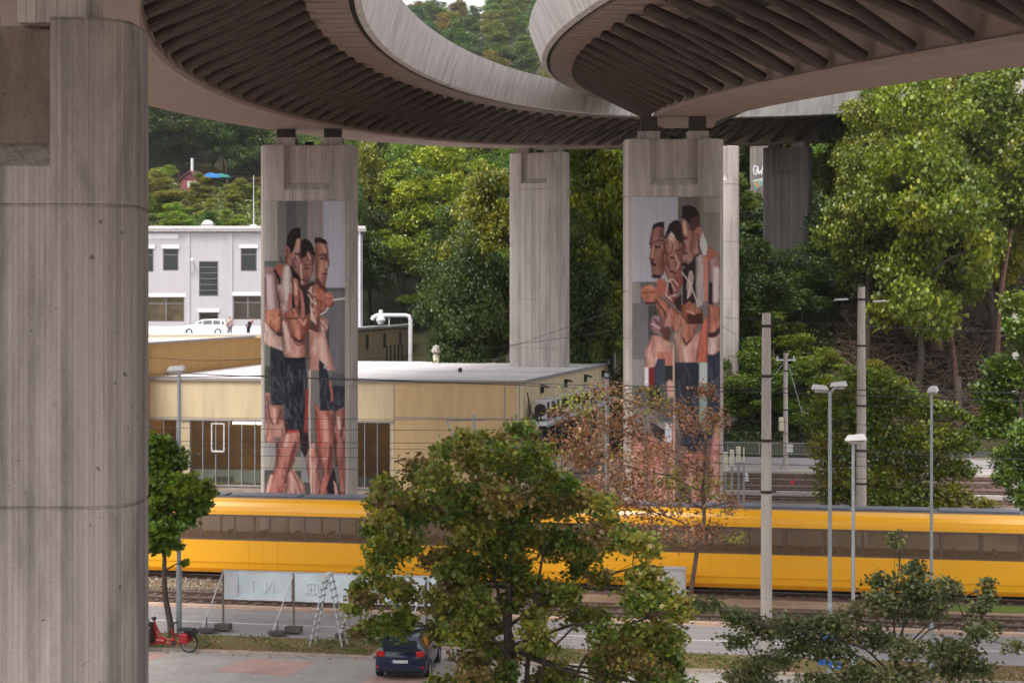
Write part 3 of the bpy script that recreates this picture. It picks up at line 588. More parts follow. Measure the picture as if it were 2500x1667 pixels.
# ---------------------------------------------------------------- pillars
def pillar_outline(W_, D_, r, notch=0.0, nw=.47, n=9):
    """cross-section, front face towards -y; returns points anticlockwise with the notch in the front and rear face"""
    hw, hd = W_/2, D_/2; a = nw*hw; pts = []
    pts += [(-a-.04*0, -hd), (-a, -hd+notch), (a, -hd+notch), (a, -hd)] if True else []
    for cx, cy, t0 in ((hw-r, -hd+r, -90), (hw-r, hd-r, 0)):
        for i in range(n):
            t = R(t0+90*i/(n-1)); pts.append((cx+r*math.cos(t), cy+r*math.sin(t)))
    pts += [(a, hd), (a, hd-notch), (-a, hd-notch), (-a, hd)]
    for cx, cy, t0 in ((-hw+r, hd-r, 90), (-hw+r, -hd+r, 180)):
        for i in range(n):
            t = R(t0+90*i/(n-1)); pts.append((cx+r*math.cos(t), cy+r*math.sin(t)))
    return pts
def pillar(name, label, pos, rz, W_, D_, r, z0, ztop, joints, zpan, mat, dn=.42, nw=.47, cat='pillar', group=None, bear=None):
    t = thing(name, label, cat, (pos[0], pos[1], z0), rz, group)
    m = MB(); prev = None; nseg = 0
    def loop(z, notch=0, inset=0):
        nonlocal prev, nseg
        o = pillar_outline(W_-2*inset, D_-2*inset, max(r-inset, .05), notch, nw); n = len(o); b = len(m.v)
        m.v.extend([(x, y, z-z0) for x, y in o])
        if prev is not None:
            for i in range(n): m.f.append((prev+i, prev+(i+1)%n, b+(i+1)%n, b+i))
        else: m.f.append(tuple(range(b+n-1, b-1, -1)))
        prev = b; return n
    loop(z0)
    for z in sorted(joints):
        if z > zpan: continue
        loop(z-.03); loop(z-.025, 0, .035); loop(z+.02, 0, .035); loop(z+.025)
    loop(zpan); loop(zpan+.4, dn); top = ztop
    loop(top-.06, dn); n = loop(top, dn, .05)
    m.f.append(tuple(prev+i for i in range(n)))
    m.build('shaft', mat, t, fix=True)
    return t
def mural_mesh(c, t, cx2x, y2z, W_, D_, r, z0):
    """wrap the painted canvas on the front of the shaft; cx2x maps canvas x to metres along the face (seen from the front)"""
    hw, hd = W_/2+.006, D_/2+.006
    xs = np.array([cx2x(x) for x in c.xs]); ys = np.array([y2z(y) for y in c.ys])
    yy = np.zeros_like(xs)
    for i, x in enumerate(xs):
        e = abs(x)-(hw-r); yy[i] = -hd if e <= 0 else -hd+r-math.sqrt(max(r*r-min(e, r*.995)**2, 0))
    h, w = c.X.shape
    v = np.zeros((h, w, 3)); v[..., 0] = xs[None]; v[..., 1] = yy[None]; v[..., 2] = (ys-z0)[:, None]
    i = np.arange((h-1)*(w-1)); rr = i//(w-1); cc = i % (w-1); a = rr*w+cc
    ok = (c.A[rr, cc] > .5) & (c.A[rr+1, cc+1] > .5)
    a = a[ok]; f = np.stack([a, a+w, a+w+1, a+1], -1)
    me = bpy.data.meshes.new('mural'); me.from_pydata(v.reshape(-1,3).tolist(), [], f.tolist())
    ca = me.color_attributes.new('Col', 'FLOAT_COLOR', 'POINT')
    rgba = np.ones((h*w, 4), np.float32); CC = c.C.copy(); CC[1:-1,1:-1] = (CC[1:-1,1:-1]*2+CC[:-2,1:-1]+CC[2:,1:-1]+CC[1:-1,:-2]+CC[1:-1,2:])/6
    lum = CC.mean(-1, keepdims=True); CC = lum+(CC-lum)*.86; rgba[:, :3] = np.clip(CC.reshape(-1,3)*MURK, 0, 1); ca.data.foreach_set('color', rgba.ravel())
    me.materials.append(MATS['mural_paint'])
    o = link(bpy.data.objects.new('mural', me)); o.parent = t; return o
MURK = .98
attr_mat('mural_paint')
PW, PD, PR = 5.05, 2.3, .75
def zpx(py, Z): return CAMZ-(py-HY)/F*Z
def bearings(t, v, s, ztop, W_=4.0):
    for x in (-1.25, 1.25):
        m = MB(); m.box(x-.55, x+.55, -.6, .6, ztop-t.location.z-.01, ztop-t.location.z+.42); m.build('bearing_plinth', M_conc, t)
        m = MB(); m.box(x-.42, x+.42, -.5, .5, ztop-t.location.z+.42, float(np.interp(s, v.s, v.H))-t.location.z+.02); m.build('bearing', M_bear, t)
    m = MB(); m.box(-.2,.2,-.25,.25, ztop-t.location.z-.01, ztop-t.location.z+.22); m.build('stop_block', M_dark, t)
Z1 = 98-1.15
t1 = pillar('concrete_pillar', 'left concrete pillar with the tall mural of three bare-chested men, in front of the beige hall', ((756-CX)/F*98, 98), -.03, PW, PD, PR, -.2, zpx(353,Z1),
   [zpx(y,Z1) for y in (490,710,840,943)], zpx(464,Z1), M_conc)
bearings(t1, V1, 0, zpx(353,Z1))
def cx1(x): return ((630+x/4.02)-756)/F*Z1*1.0
mural_mesh(mural_one(), t1, cx1, lambda y: zpx(480+y/4.02, Z1), PW, PD, PR, -.2)
Z2 = 95-1.15
t2 = pillar('concrete_pillar', 'right concrete pillar with the mirrored mural on a white square, behind the brown leaved tree', ((1643-CX)/F*95, 95), -.02, 5.1, PD, PR, -.2, zpx(338,Z2),
   [zpx(y,Z2) for y in (480,712,826,940)], zpx(452,Z2), M_conc)
bearings(t2, V2, 0, zpx(338,Z2))
def cx2(x): return ((1520+x/4.02)-1643)/F*Z2*1.0
mural_mesh(mural_two(), t2, cx2, lambda y: zpx(470+y/4.02, Z2), 5.1, PD, PR, -.2)
Z0p = 28.6
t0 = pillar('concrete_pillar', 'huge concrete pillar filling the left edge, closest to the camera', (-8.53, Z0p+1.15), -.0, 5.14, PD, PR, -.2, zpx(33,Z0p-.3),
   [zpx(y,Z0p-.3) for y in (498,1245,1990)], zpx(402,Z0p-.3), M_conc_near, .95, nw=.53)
m = MB(); m.box(-.53*2.57+.01, .53*2.57-.01, -1.15+.90, -1.15+.96, zpx(402,Z0p-.3)+.2+.42, zpx(33,Z0p-.3)+.2-.07); m.build('recess_shade_panel', concrete('shaded_recess_concrete', (.22,.165,.135), stri=(3,3,1.2), amp=.3, stain=.45), t0)  # added panel; the recess shade is put into its darker brown concrete
bearings(t0, V1, -71, zpx(33,Z0p-.3))
p3 = V1.at(57, 0, 0)
t3 = pillar('concrete_pillar', 'plain concrete pillar in the middle, rising behind the flat hall roof among trees', ((1317-CX)/F*148, 148), -V1.head(55)*.9, 4.75, PD, PR, -.5, zpx(372,147),
   [zpx(y,147) for y in (462,592,730,850)], zpx(448,147), M_conc)
bearings(t3, V1, 56, zpx(372,147))
t4 = pillar('concrete_pillar', 'plain concrete pillar half hidden behind the right mural pillar', (17.2, 158), .1, 4.4, PD, PR, -1, zpx(356,157),
   [zpx(y,157) for y in (450,590,730,870)], zpx(440,157), M_conc)
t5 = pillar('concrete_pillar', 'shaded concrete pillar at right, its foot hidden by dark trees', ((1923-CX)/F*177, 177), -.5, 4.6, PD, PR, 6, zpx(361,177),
   [zpx(y,176) for y in (432,548,640)], zpx(425,176), concrete('shaded_pillar_concrete', (.24,.205,.19), board=.2))  # concrete darkened in colour for the shade under the deck
bearings(t5, V1, 91, zpx(361,177))
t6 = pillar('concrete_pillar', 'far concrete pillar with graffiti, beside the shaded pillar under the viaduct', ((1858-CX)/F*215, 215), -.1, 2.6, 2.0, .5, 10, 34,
   [30.5], 31.5, MATS['shaded_pillar_concrete'])  # same concrete, with the shade already in its colour
def graffiti():
    c = Canvas(0, 240, 0, 620, 4)
    for q in (((95,60),(50,40),(25,110),(35,200),(75,250),(110,220),(105,150),(75,150)), ((120,60),(150,230),(185,150),(205,240),(235,60)), ((110,100),(140,210))): c.line((214,210,220),26,*q,soft=.3)
    c.poly((190,182,174),(10,360),(110,345),(240,310),(240,400),(20,420),tex=.05); c.poly((112,150,134),(30,395),(235,380),(235,480),(60,600),(20,500),tex=.3)
    c.poly((190,96,50),(50,420),(110,415),(165,520),(120,540),tex=.2); c.line((210,170,60),12,(80,420),(130,520)); return c
mural_mesh(graffiti(), t6, lambda x: (1836+x/738*80-1858)/F*214*1.0, lambda y: zpx(400+y/9.22, 214), 2.6, 2.0, .5, 10).name = 'graffiti'
# ================================================================ BUILDINGS
M_cream = concrete('cream_render', (.57,.46,.30), stri=(.9,.9,.12), amp=.10, stain=.14)
M_tan = concrete('tan_render', (.56,.39,.21), stri=(.8,.8,.15), amp=.08, stain=.12)
M_ochre = concrete('ochre_render', (.46,.27,.10), stri=(.8,.8,.15), amp=.06, stain=.10)
M_brownr = concrete('brown_render', (.30,.22,.13), stri=(.8,.8,.15), amp=.1, stain=.25)
M_roof = patchy('pale_roof_sheet', (.56,.52,.53), (.66,.62,.62), .15, fine=6, bmp=.01)
M_flash = plain('grey_flashing', (.26,.24,.24), .6)
M_white = plain('white_paint', (.54,.53,.54), .6, var=.06)
M_lilac = concrete('lilac_grey_render', (.36,.342,.365), stri=(.5,.5,.3), amp=.04, stain=.07)
M_frame = plain('dark_window_frame', (.10,.085,.08), .5)
M_mull = plain('grey_mullion', (.26,.27,.29), .5, .3)
M_gl = glass_mat('window_glass', (.05,.035,.02), .30); M_gl.node_tree.nodes['Principled BSDF'].inputs['Specular IOR Level'].default_value = .25
M_gld = glass_mat('dark_glass', (.025,.03,.03), .96)
M_room = plain('brown_interior', (.34,.19,.065), .9, var=.5, scale=.35)
M_green = plain('pale_green_panel', (.36,.46,.38), .7)
M_lampon = plain('lit_tube_and_fill', (1,.85,.55), .5, emit=9.0, var=0)
M_plinth = patchy('grey_plinth', (.28,.235,.21), (.36,.31,.28), .8, fine=15)
HV = 118.7
HW = 7.4
uA, uB = u_at(240, HV), u_at(1276, HV)
hall = thing('beige_hall', 'long beige hall with a pale flat roof and tall window band behind the tram', 'building', uv2w(uB, HV), -TH)
Lh = uB-uA; DEP = 37.5
def hz(py, px=700): 
    k = (px-CX)/F; return zpx(py, HV/(CT+ST*k))
ux = lambda px: u_at(px, HV)-uB
ztopw, zwin, zsill = HW-.02, hz(1022, 500), hz(1183, 600)
# body: wall panels (front), each a flat render panel with joint
m = MB(); m.box(-Lh, 0, .0, .35, zwin, HW-.15)
m.build('upper_wall', M_cream, hall)
m = MB(); m.box(ux(962), -.45, -.03, .3, 0, HW-.15); m.build('render_panel', M_tan, hall)
m = MB(); m.box(-.43, 0.02, -.035, .3, 0, HW-.15); m.build('corner_panel', M_cream, hall)
m = MB(); 
for px in (962, 1232, 1268): m.box(ux(px)-.02, ux(px)+.04, -.05, 0, 0, HW-.15)
m.box(ux(962), -.02, -.048, 0, hz(1020,1100)-.04, hz(1020,1100)+.03); m.box(-Lh, ux(444), -.02, .02, HW-1.9, HW-1.86) if False else None
m.box(ux(444)-.02, ux(444)+.02, -.02, .02, zwin, HW-.15)
m.build('expansion_joint', M_flash, hall)
m = MB(); m.box(-Lh, ux(962), -.01, .3, 0, zsill-.05); m.build('plinth', M_plinth, hall)
m = MB(); m.box(-Lh, ux(962), -.12, .05, zwin-.12, zwin+.02); m.box(-Lh, ux(962), -.12, .05, zsill-.12, zsill); m.build('window_band_frame', M_flash, hall)
m = MB(); m.box(-Lh-5, -.3, 4.5, 4.6, 0, HW-.4); m.box(-Lh-5,-.3,.3,4.6,.2,.3); m.box(-Lh-5,-.3,.3,4.5,HW-.5,HW-.4)
m.build('interior', M_room, hall)
# glazing bands
segs = [(-Lh, ux(432)), (ux(464), ux(655)), (ux(860), ux(953))]
pw = .66*1.04
for a, b in segs:
    w = thing_ = MB(); n = max(1, round((b-a)/.97)); st = (b-a)/n
    fr = MB(); 
    for i in range(n+1): fr.box(a+i*st-.03, a+i*st+.03, -.06, .1, zsill, zwin-.1)
    o = fr.build('window', M_mull, hall)
    m = MB(); m.box(a, b, .02, .04, zsill, zwin-.1); m.build('glass', M_gl, o)
m = MB(); m.box(ux(432), ux(464), -.02, .3, 0, zwin-.1); m.build('pier', M_cream, hall)
m = MB(); m.box(ux(953), ux(963), -.06, .3, 0, zwin-.1); m.build('pier', M_cream, hall)
m = MB(); m.box(ux(655), ux(860), -.02, .3, 0, zwin-.1); m.build('pier', M_cream, hall)
# tilted-open vent sash
m = MB(); a, b = ux(517), ux(550); z0_, z1_ = hz(1103,530), hz(1032,530)
for q in ((a,a+.09,z0_,z1_),(b-.09,b,z0_,z1_),(a,b,z0_,z0_+.12),(a,b,z1_-.09,z1_)): m.box(q[0], q[1], -.16, -.05, q[2], q[3])
m.build('vent_sash', M_steelw, hall)
for qa, qb, qy, qz in ((552,622,1.3,-.42),(380,430,1.6,.5),(470,540,2.4,.5),(640,700,2.0,.5),(862,930,2.2,.5)):  # first tube real; the others added unseen above the window to light the hall
    m = MB(); m.box(ux(qa), ux(qb), qy, qy+.2, zwin+qz, zwin+qz+.14); m.build('tube_and_fill_light', M_lampon, hall)
m = MB(); m.box(-Lh, ux(655), .4, .5, zsill, zsill+.95); m.build('green_sill_panel', M_green, hall)
m = MB(); m.box(ux(860), ux(953), .4, .5, zsill, zsill+.62); m.box(ux(516), ux(563), .3, .4, zsill+.15, zsill+.5); m.build('parapet_panel', plain('blue_grey_panel', (.13,.15,.16), .7), hall)
# east side wall (towards the yard)
m = MB(); m.box(-.3, 0, .3, DEP, 4.55, HW-.15); m.box(-.3,-.02,.3,DEP,0,4.5); o = m.build('side_wall', M_cream, hall)
m = MB(); m.box(0, 1.6, .2, DEP-4, 4.45, 4.7); m.build('canopy', M_steelw, hall)
m = MB(); m.box(1.56, 1.68, .1, DEP-4, 4.38, 4.52); m.build('gutter', M_flash, hall)
m = MB()
for i in range(12): m.box(-.02,.08, 1+i*2.7, 1.1+i*2.7, .3, 4.4)
m.box(-.02,.06,1,31,1.3,1.45)
o = m.build('window', M_flash, hall); m = MB(); m.box(.0,.03,1,31,1.4,4.3); m.build('glass', M_gld, o)
m = MB()
m.box(-Lh-.1, .12, -.12, DEP+.1, HW-.14, HW); m.build('roof', M_roof, hall)
m = MB(); m.box(-Lh-.1, .15, -.16, -.12, HW-.16, HW+.03); m.box(.12,.16,-.12,DEP+.1,HW-.16,HW+.04); m.build('eaves_flashing', M_flash, hall)
m = MB(); m.box(-14.5, .12, DEP-.3, DEP+.1, HW, HW+.28); m.build('rear_parapet', M_roof, hall)
m = MB(); m.box(-14.5,.1,DEP-.34,DEP-.302,HW+.12,HW+.2); m.box(-Lh,.0,DEP*.42,DEP*.42+.25,HW,HW+.015); m.build('roof_seam', M_flash, hall)
m = MB()
for x, y in ((-7.5,14),(-17.5,3.5)): m.lathe([(0,0.35),(.14,.3),(.16,0)], (x, y, HW), 10)
m.build('roof_vent', M_dark, hall)
# ventilation hoods high on the side wall
for px_, yy in ((1316,6.5),(1382,16),(1436,25),(1484,34)):
    m = MB(); m.prism([(.0,0),(.55,-.10),(.6,-.02),(.15,.12),(.0,.12)], yy-.25, yy+.25, 'y'); m.box(0,.18,yy-.25,yy+.25,-.45,.12); m.v = [(a,b,c+6.75) for a,b,c in m.v]
    m.build('vent_hood', M_dark, hall)
# air conditioning units on the canopy
ac = None
NAMES = ['nearest', 'second', 'third', 'fourth', 'fifth', 'farthest']
for i, yy in enumerate((2.2, 6.0, 10.8, 16.0, 20.2, 24.8)):
    loc = uv2w(uB+.95, HV+yy, 4.70)
    if ac is None:
        ac = thing('air_conditioner', '', 'air conditioner', loc, -TH, 'air conditioning units on the hall canopy')
        m = MB(); m.box(-.42,.42,-.9,.9,.08,1.35); m.build('casing', M_white, ac, bevel=.03)
        m = MB(); m.lathe([(0,-.06),(.36,-.06),(.42,0)], (0,-.905,.72), 20, 'y'); m.build('fan', M_dark, ac)
        m = MB(); m.box(.425,.45,-.8,.8,.15,.62); m.box(.425,.45,-.8,-.1,.7,1.25); m.build('grille', M_dark, ac)
        m = MB(); [m.box(x-.04,x+.04,-.9,.9,0,.08) for x in (-.3,.3)]; m.build('foot', M_steel, ac)
        q = ac
    else: q = copy_tree(ac); q.location = loc
    q['label'] = 'white air conditioning unit on the hall canopy, '+NAMES[i]+' to the camera of the row'
dish = thing('roof_bracket', 'dark folded bracket arm on the corner end of the hall canopy', 'bracket', uv2w(uB+.7, HV+.6, 4.7), -TH)
m = MB(); m.tube([(-.5,0,1.9),(-.3,0,.6),(.3,0,.55),(.45,0,.1)], .05, 6); m.tube([(-.5,0,.1),(-.3,0,.6)],.05,6); m.build('arm', M_dark, dish)
m = MB(); m.box(-.15,.2,-.2,.2,0,.5); m.build('base_box', M_dark, dish)

# ---- depot with ochre side wall receding to the right, roof deck above
dA, dB = P(330, 839, 0), None
def dep_pt(px):   # straight wall through (363,Z126) and (1015,Z225)
    A = Vector(((363-CX)/F*126, 126)); B = Vector(((1010-CX)/F*222, 222)); d = (B-A).normalized(); k = (px-CX)/F
    # solve (A+t d).x = k*(A+t d).y
    t = (k*A.y-A.x)/(d.x-k*d.y); return A+d*t, d
a0, dd = dep_pt(330); a1, _ = dep_pt(1008)
ang = math.atan2(dd.y, dd.x); L = (a1-a0).length
depot = thing('ochre_depot', 'ochre depot with windowless side wall and roof terrace, left behind the beige hall', 'building', (a0.x, a0.y, 0), ang)
TD = 9.8
Lm = (dep_pt(655)[0]-a0).length
m = MB(); m.box(0, Lm, 0, .4, 0, TD-.12); m.build('ochre_wall', M_ochre, depot)
m = MB(); m.box(Lm, L, 0, .4, 0, TD-.12); m.build('brown_wall', M_brownr, depot)
m = MB(); m.box(L-.4, L, .4, 30, 0, TD-.12); m.build('end_wall', M_brownr, depot)
m = MB(); m.box(-.1, L+.1, -.15, .5, TD-.12, TD+.02); m.build('gutter', M_flash, depot)
m = MB(); m.box(Lm+6, L+.12, -.18, .5, TD+.03, TD+.22); m.build('white_coping', M_white, depot)
m = MB(); m.box(-8, L-.4, .5, 70, TD-.3, TD-.16); m.build('roof', M_roof, depot)
m = MB()
for i in range(6): m.box(Lm+12+i*9, Lm+12.4+i*9, -.25, -.0, TD-2.2, TD-.6)
for i in range(5): m.box(L-16+i*2.2, L-15.2+i*2.2, -.05, -.0, TD-5.2, TD-2.0)
m.build('wall_vent', M_dark, depot)
par = thing('terrace_wall', 'white topped cream terrace parapet above the ochre wall, in front of the lilac office block', 'wall', (-30.5, 152, TD-.16), 0)
zt = zpx(813,152)-par.location.z; zm = zpx(818,152)-par.location.z
x0, x1 = -8, (672-CX)/F*152+30.5
m = MB(); m.box(x0, x1, 0, .3, 0, zm); m.build('lower_wall', M_cream, par)
m = MB(); m.box(x0, x1, -.05, .35, zm+.003, zt); m.build('coping', M_white, par)
m = MB(); m.box(x0-4, x1+3, 22.0, 22.1, 0, zpx(796,174)-par.location.z) ; m.build('rear_screen', M_white, par)
# ---- lilac office block
OZ = 200.0
ox = lambda px: (px-CX)/F*OZ
oz = lambda py: zpx(py, OZ)
off = thing('office_block', 'two-storey lilac grey office block with dark windows and flat roof, upper left', 'building', (ox(620), OZ, 0), 0)
def O(m): m.v = [(a-ox(620)-max(0, b-OZ)*.085, b-OZ, c) for a, b, c in m.v]; return m   # the block is skewed in plan
wins = [(345,375,607,664),(398,436,607,661),(588,627,606,662),(360,450,725,785),(486,533,638,723),(570,640,722,780),(486,533,762,800)]
# wall in pieces around the openings
xs = sorted(set([300,885]+[w[0] for w in wins]+[w[1] for w in wins])); ys = sorted(set([568,830]+[w[2] for w in wins]+[w[3] for w in wins]))
m = MB()
for i in range(len(xs)-1):
    for j in range(len(ys)-1):
        cxx, cyy = (xs[i]+xs[i+1])/2, (ys[j]+ys[j+1])/2
        if any(w[0] < cxx < w[1] and w[2] < cyy < w[3] for w in wins): continue
        m.box(ox(xs[i]), ox(xs[i+1]), OZ, OZ+.5, oz(ys[j+1]), oz(ys[j]))
O(m).build('wall', M_lilac, off)
m = MB(); m.box(ox(884)-.5, ox(885), OZ+.5, OZ+30, 0, oz(568)); O(m).build('side_wall', M_lilac, off)
m = MB()
for px in (452, 556): m.box(ox(px), ox(px+12), OZ-.12, OZ, 0, oz(568))
O(m).build('pilaster', M_lilac, off)
m = MB(); m.box(ox(300), ox(895), OZ-.5, OZ+30, oz(566), oz(558)); O(m).build('roof', M_flash, off)
m = MB(); m.box(ox(300), ox(893), OZ-.3, OZ+29, oz(557.9), oz(552)); O(m).build('roof_edge', M_roof, off)
m = MB(); m.box(ox(300), ox(880), OZ+3, OZ+28, oz(551.9), oz(549)); O(m).build('roof_gravel', plain('reddish_roof_gravel', (.42,.26,.18), .9), off)
m = MB(); m.box(ox(300), ox(435), OZ-.06, OZ, oz(583), oz(571)); O(m).build('blind_box', M_white, off)
m = MB(); m.tube([(ox(879),OZ-.2,0),(ox(879),OZ-.2,oz(566))], .12, 8); O(m).build('downpipe', M_steelw, off)
for k, w in enumerate(wins):
    fr = MB(); X0, X1, Z0_, Z1_ = ox(w[0]), ox(w[1]), oz(w[3]), oz(w[2]); t_ = .12
    fr.box(X0, X1, OZ+.1, OZ+.25, Z0_, Z0_+t_); fr.box(X0, X1, OZ+.1, OZ+.25, Z1_-t_, Z1_); fr.box(X0, X0+t_, OZ+.1, OZ+.25, Z0_+t_, Z1_-t_); fr.box(X1-t_, X1, OZ+.1, OZ+.25, Z0_+t_, Z1_-t_)
    if k in (3, 5):
        fr.box((X0+X1)/2-.1, (X0+X1)/2+.1, OZ+.1, OZ+.25, Z0_+t_, Z1_-t_); fr.box(X0+t_, X1-t_, OZ+.11, OZ+.24, Z1_-.8, Z1_-.65)
    if k == 4:
        for q in range(1, 6): fr.box(X0+t_, X1-t_, OZ+.1, OZ+.2, Z0_+(Z1_-Z0_)*q/6-.05, Z0_+(Z1_-Z0_)*q/6+.05)
    if k in (0,1,2): fr.box(X0+t_, X1-t_, OZ+.1, OZ+.2, Z1_-.75, Z1_-.62)
    wf = O(fr).build('window', M_frame, off)
    m = MB(); m.box(X0+t_, X1-t_, OZ+.16, OZ+.18, Z0_+t_, Z1_-t_); O(m).build('glass', M_gld if k not in (3,5,6) else M_gl, wf)
    if k in (3, 5, 6):
        m = MB(); m.box(X0, X1, OZ+1.5, OZ+1.6, Z0_-.5, Z1_); O(m).build('curtain', {3: plain('warm_curtain', (.75,.60,.36), .9, var=.5, scale=.9), 5: plain('pale_blind', (.50,.46,.46), .9), 6: M_flash}[k], wf)
    if k != 4:
        m = MB(); m.box(X0-.15, X1+.15, OZ-.14, OZ+.02, Z1_+.0, Z1_+.42); O(m).build('sunblind_case', M_white, wf)
sk = thing('roof_skylight', 'white domed skylight on the office block roof', 'skylight', (ox(496), OZ+3, oz(551.5)), 0)
m = MB(); m.box(-.68,.68,-.68,.68,0,.32); m.build('kerb', M_flash, sk); m = MB(); m.lathe([(.68,.32),(.6,.5),(.4,.68),(.15,.76),(0,.78)], (0,0,0), 16); m.build('dome', M_white, sk, smooth=True)
an = thing('roof_antenna', 'thin roof antenna rod on the office block', 'antenna', (ox(613), OZ+2, oz(551)), 0)
m = MB(); m.tube([(0,0,0),(0,0,5.6)], [.06,.03], 6); m.build('rod', M_steelw, an); m = MB(); m.lathe([(0,.2),(.4,.16),(.5,0)], (0,0,0), 12); m.build('base_plate', M_white, an)
ch = thing('white_chimney', 'white capped flue beside the left mural pillar above the office roof', 'chimney', (ox(641), OZ+6, oz(548)), 0)
m = MB(); m.tube([(0,0,0),(0,0,2.0)], .45, 14); m.build('flue', M_cream, ch); m = MB(); m.lathe([(.42,1.9),(.85,2.2),(.85,2.6),(.5,3.1),(0,3.3)], (0,0,0), 14); m.build('cap', M_white, ch, smooth=True)
bl = thing('wall_lamp', 'small white wall lamp on a bent bracket between the office windows', 'lamp', (ox(478), OZ-.1, oz(662)), 0)
m = MB(); m.tube([(-.5,0,-.3),(0,-.3,0),(-.1,-.4,.7),(-.2,-.5,1.1)], .05, 6); m.build('bracket', M_flash, bl); m = MB(); m.lathe([(0,1.45),(.2,1.35),(.25,1.15),(0,1.05)], (-.25,-.5,0), 10); m.build('globe', M_white, bl, smooth=True)

# ---- people on the terrace
def person(name, label, loc, rz, joints, radii, edges, parts, skin):
    """continuous body by skin modifier over a joint skeleton"""
    t = thing(name, label, 'person', loc, rz)
    me = bpy.data.meshes.new('body'); me.from_pydata(joints, edges, []); o = link(bpy.data.objects.new('body', me)); o.parent = t
    sk = o.modifiers.new('skin', 'SKIN')
    for i, v in enumerate(me.skin_vertices[0].data): v.radius = radii[i] if isinstance(radii[i], tuple) else (radii[i], radii[i]); 
    me.skin_vertices[0].data[0].use_root = True
    ss = o.modifiers.new('sub', 'SUBSURF'); ss.levels = 1; ss.render_levels = 2
    me.materials.append(skin)
    for nm, mat, js, rr, ed in parts:
        mc = bpy.data.meshes.new(nm); mc.from_pydata(js, ed, []); c = link(bpy.data.objects.new(nm, mc)); c.parent = t
        c.modifiers.new('skin', 'SKIN')
        for i, v in enumerate(mc.skin_vertices[0].data): v.radius = rr[i] if isinstance(rr[i], tuple) else (rr[i], rr[i])
        mc.skin_vertices[0].data[0].use_root = True
        c.modifiers.new('sub', 'SUBSURF').render_levels = 2; mc.materials.append(mat)
    return t
M_skin = plain('skin', (.42,.24,.17), .6, var=.03)
J = [(0,0,.95),(0,0,1.15),(0,0,1.40),(0,0,1.52),(0,-.02,1.62),(0,-.02,1.74),(-.20,0,1.42),(-.26,.02,1.14),(-.22,-.12,.92),(-.22,-.17,.84),(.20,0,1.42),(.26,.02,1.14),(.22,-.12,.92),(.22,-.17,.84),
     (-.10,0,.90),(-.11,-.02,.50),(-.11,.02,.08),(-.11,-.12,.04),(.10,0,.90),(.11,-.02,.50),(.11,.02,.08),(.11,-.12,.04)]
E_ = [(0,1),(1,2),(2,3),(3,4),(4,5),(2,6),(6,7),(7,8),(8,9),(2,10),(10,11),(11,12),(12,13),(0,14),(14,15),(15,16),(16,17),(0,18),(18,19),(19,20),(20,21)]
RR = [(.15,.11),(.14,.1),(.15,.1),.055,(.085,.1),(.07,.085),.06,.045,.035,.03,.06,.045,.035,.03,.08,.06,.04,.035,.08,.06,.04,.035]
def clothes(J, shirt, pants, hair, scale=1.12):
    c = lambda r: tuple(x*scale for x in r) if isinstance(r, tuple) else r*scale
    return [('shirt', shirt, [J[0],J[1],J[2],J[6],J[7],J[10],J[11]], [c(RR[0]),c(RR[1]),c(RR[2]),.075,.06,.075,.06], [(0,1),(1,2),(2,3),(3,4),(2,5),(5,6)]),
            ('trousers', pants, [J[0],J[14],J[15],J[16],J[18],J[19],J[20]], [.15,.095,.075,.055,.095,.075,.055], [(0,1),(1,2),(2,3),(0,4),(4,5),(5,6)]),
            ('hair', hair, [tuple(Vector(J[4])+Vector((0,.03,.04))), tuple(Vector(J[5])+Vector((0,.02,.02)))], [(.088,.095),(.08,.09)], [(0,1)])]
M_hair = plain('dark_hair', (.03,.022,.02), .8)
pz = TD-.16
pr1 = person('person', 'person in a grey pink shirt with a dark shoulder strap standing on the terrace', (P(561,0,154).x, 154, pz), R(160), J, RR, E_, clothes(J, plain('grey_pink_cloth', (.42,.34,.33), .9), plain('grey_trousers', (.15,.14,.15), .9), M_hair), M_skin)
m = MB(); m.tube([(-.2,-.1,1.42),(0,-.17,1.2),(.17,-.12,.98)], .025, 6); m.tube([(-.2,.08,1.42),(0,.15,1.2),(.17,.1,.98)], .025, 6); m.build('shoulder_strap', M_dark, pr1)
def bend(J, a):
    out = []
    for i, p in enumerate(J):
        p = Vector(p)
        if p.z > .93 or i in (8,9,12,13):
            q = p-Vector((0,0,.93)); q = Matrix.Rotation(a, 3, 'X') @ q; p = q+Vector((0,.0,.93))
        out.append(tuple(p))
    return out
J2 = bend(J, R(42))
pr2 = person('person', 'person in navy clothes bending forward on the terrace near the left mural pillar', (P(606,0,154).x, 154, pz+.05), R(60), J2, RR, E_, clothes(J2, plain('navy_cloth', (.02,.035,.08), .9), plain('navy_trousers', (.02,.03,.065), .9), M_hair), M_skin)

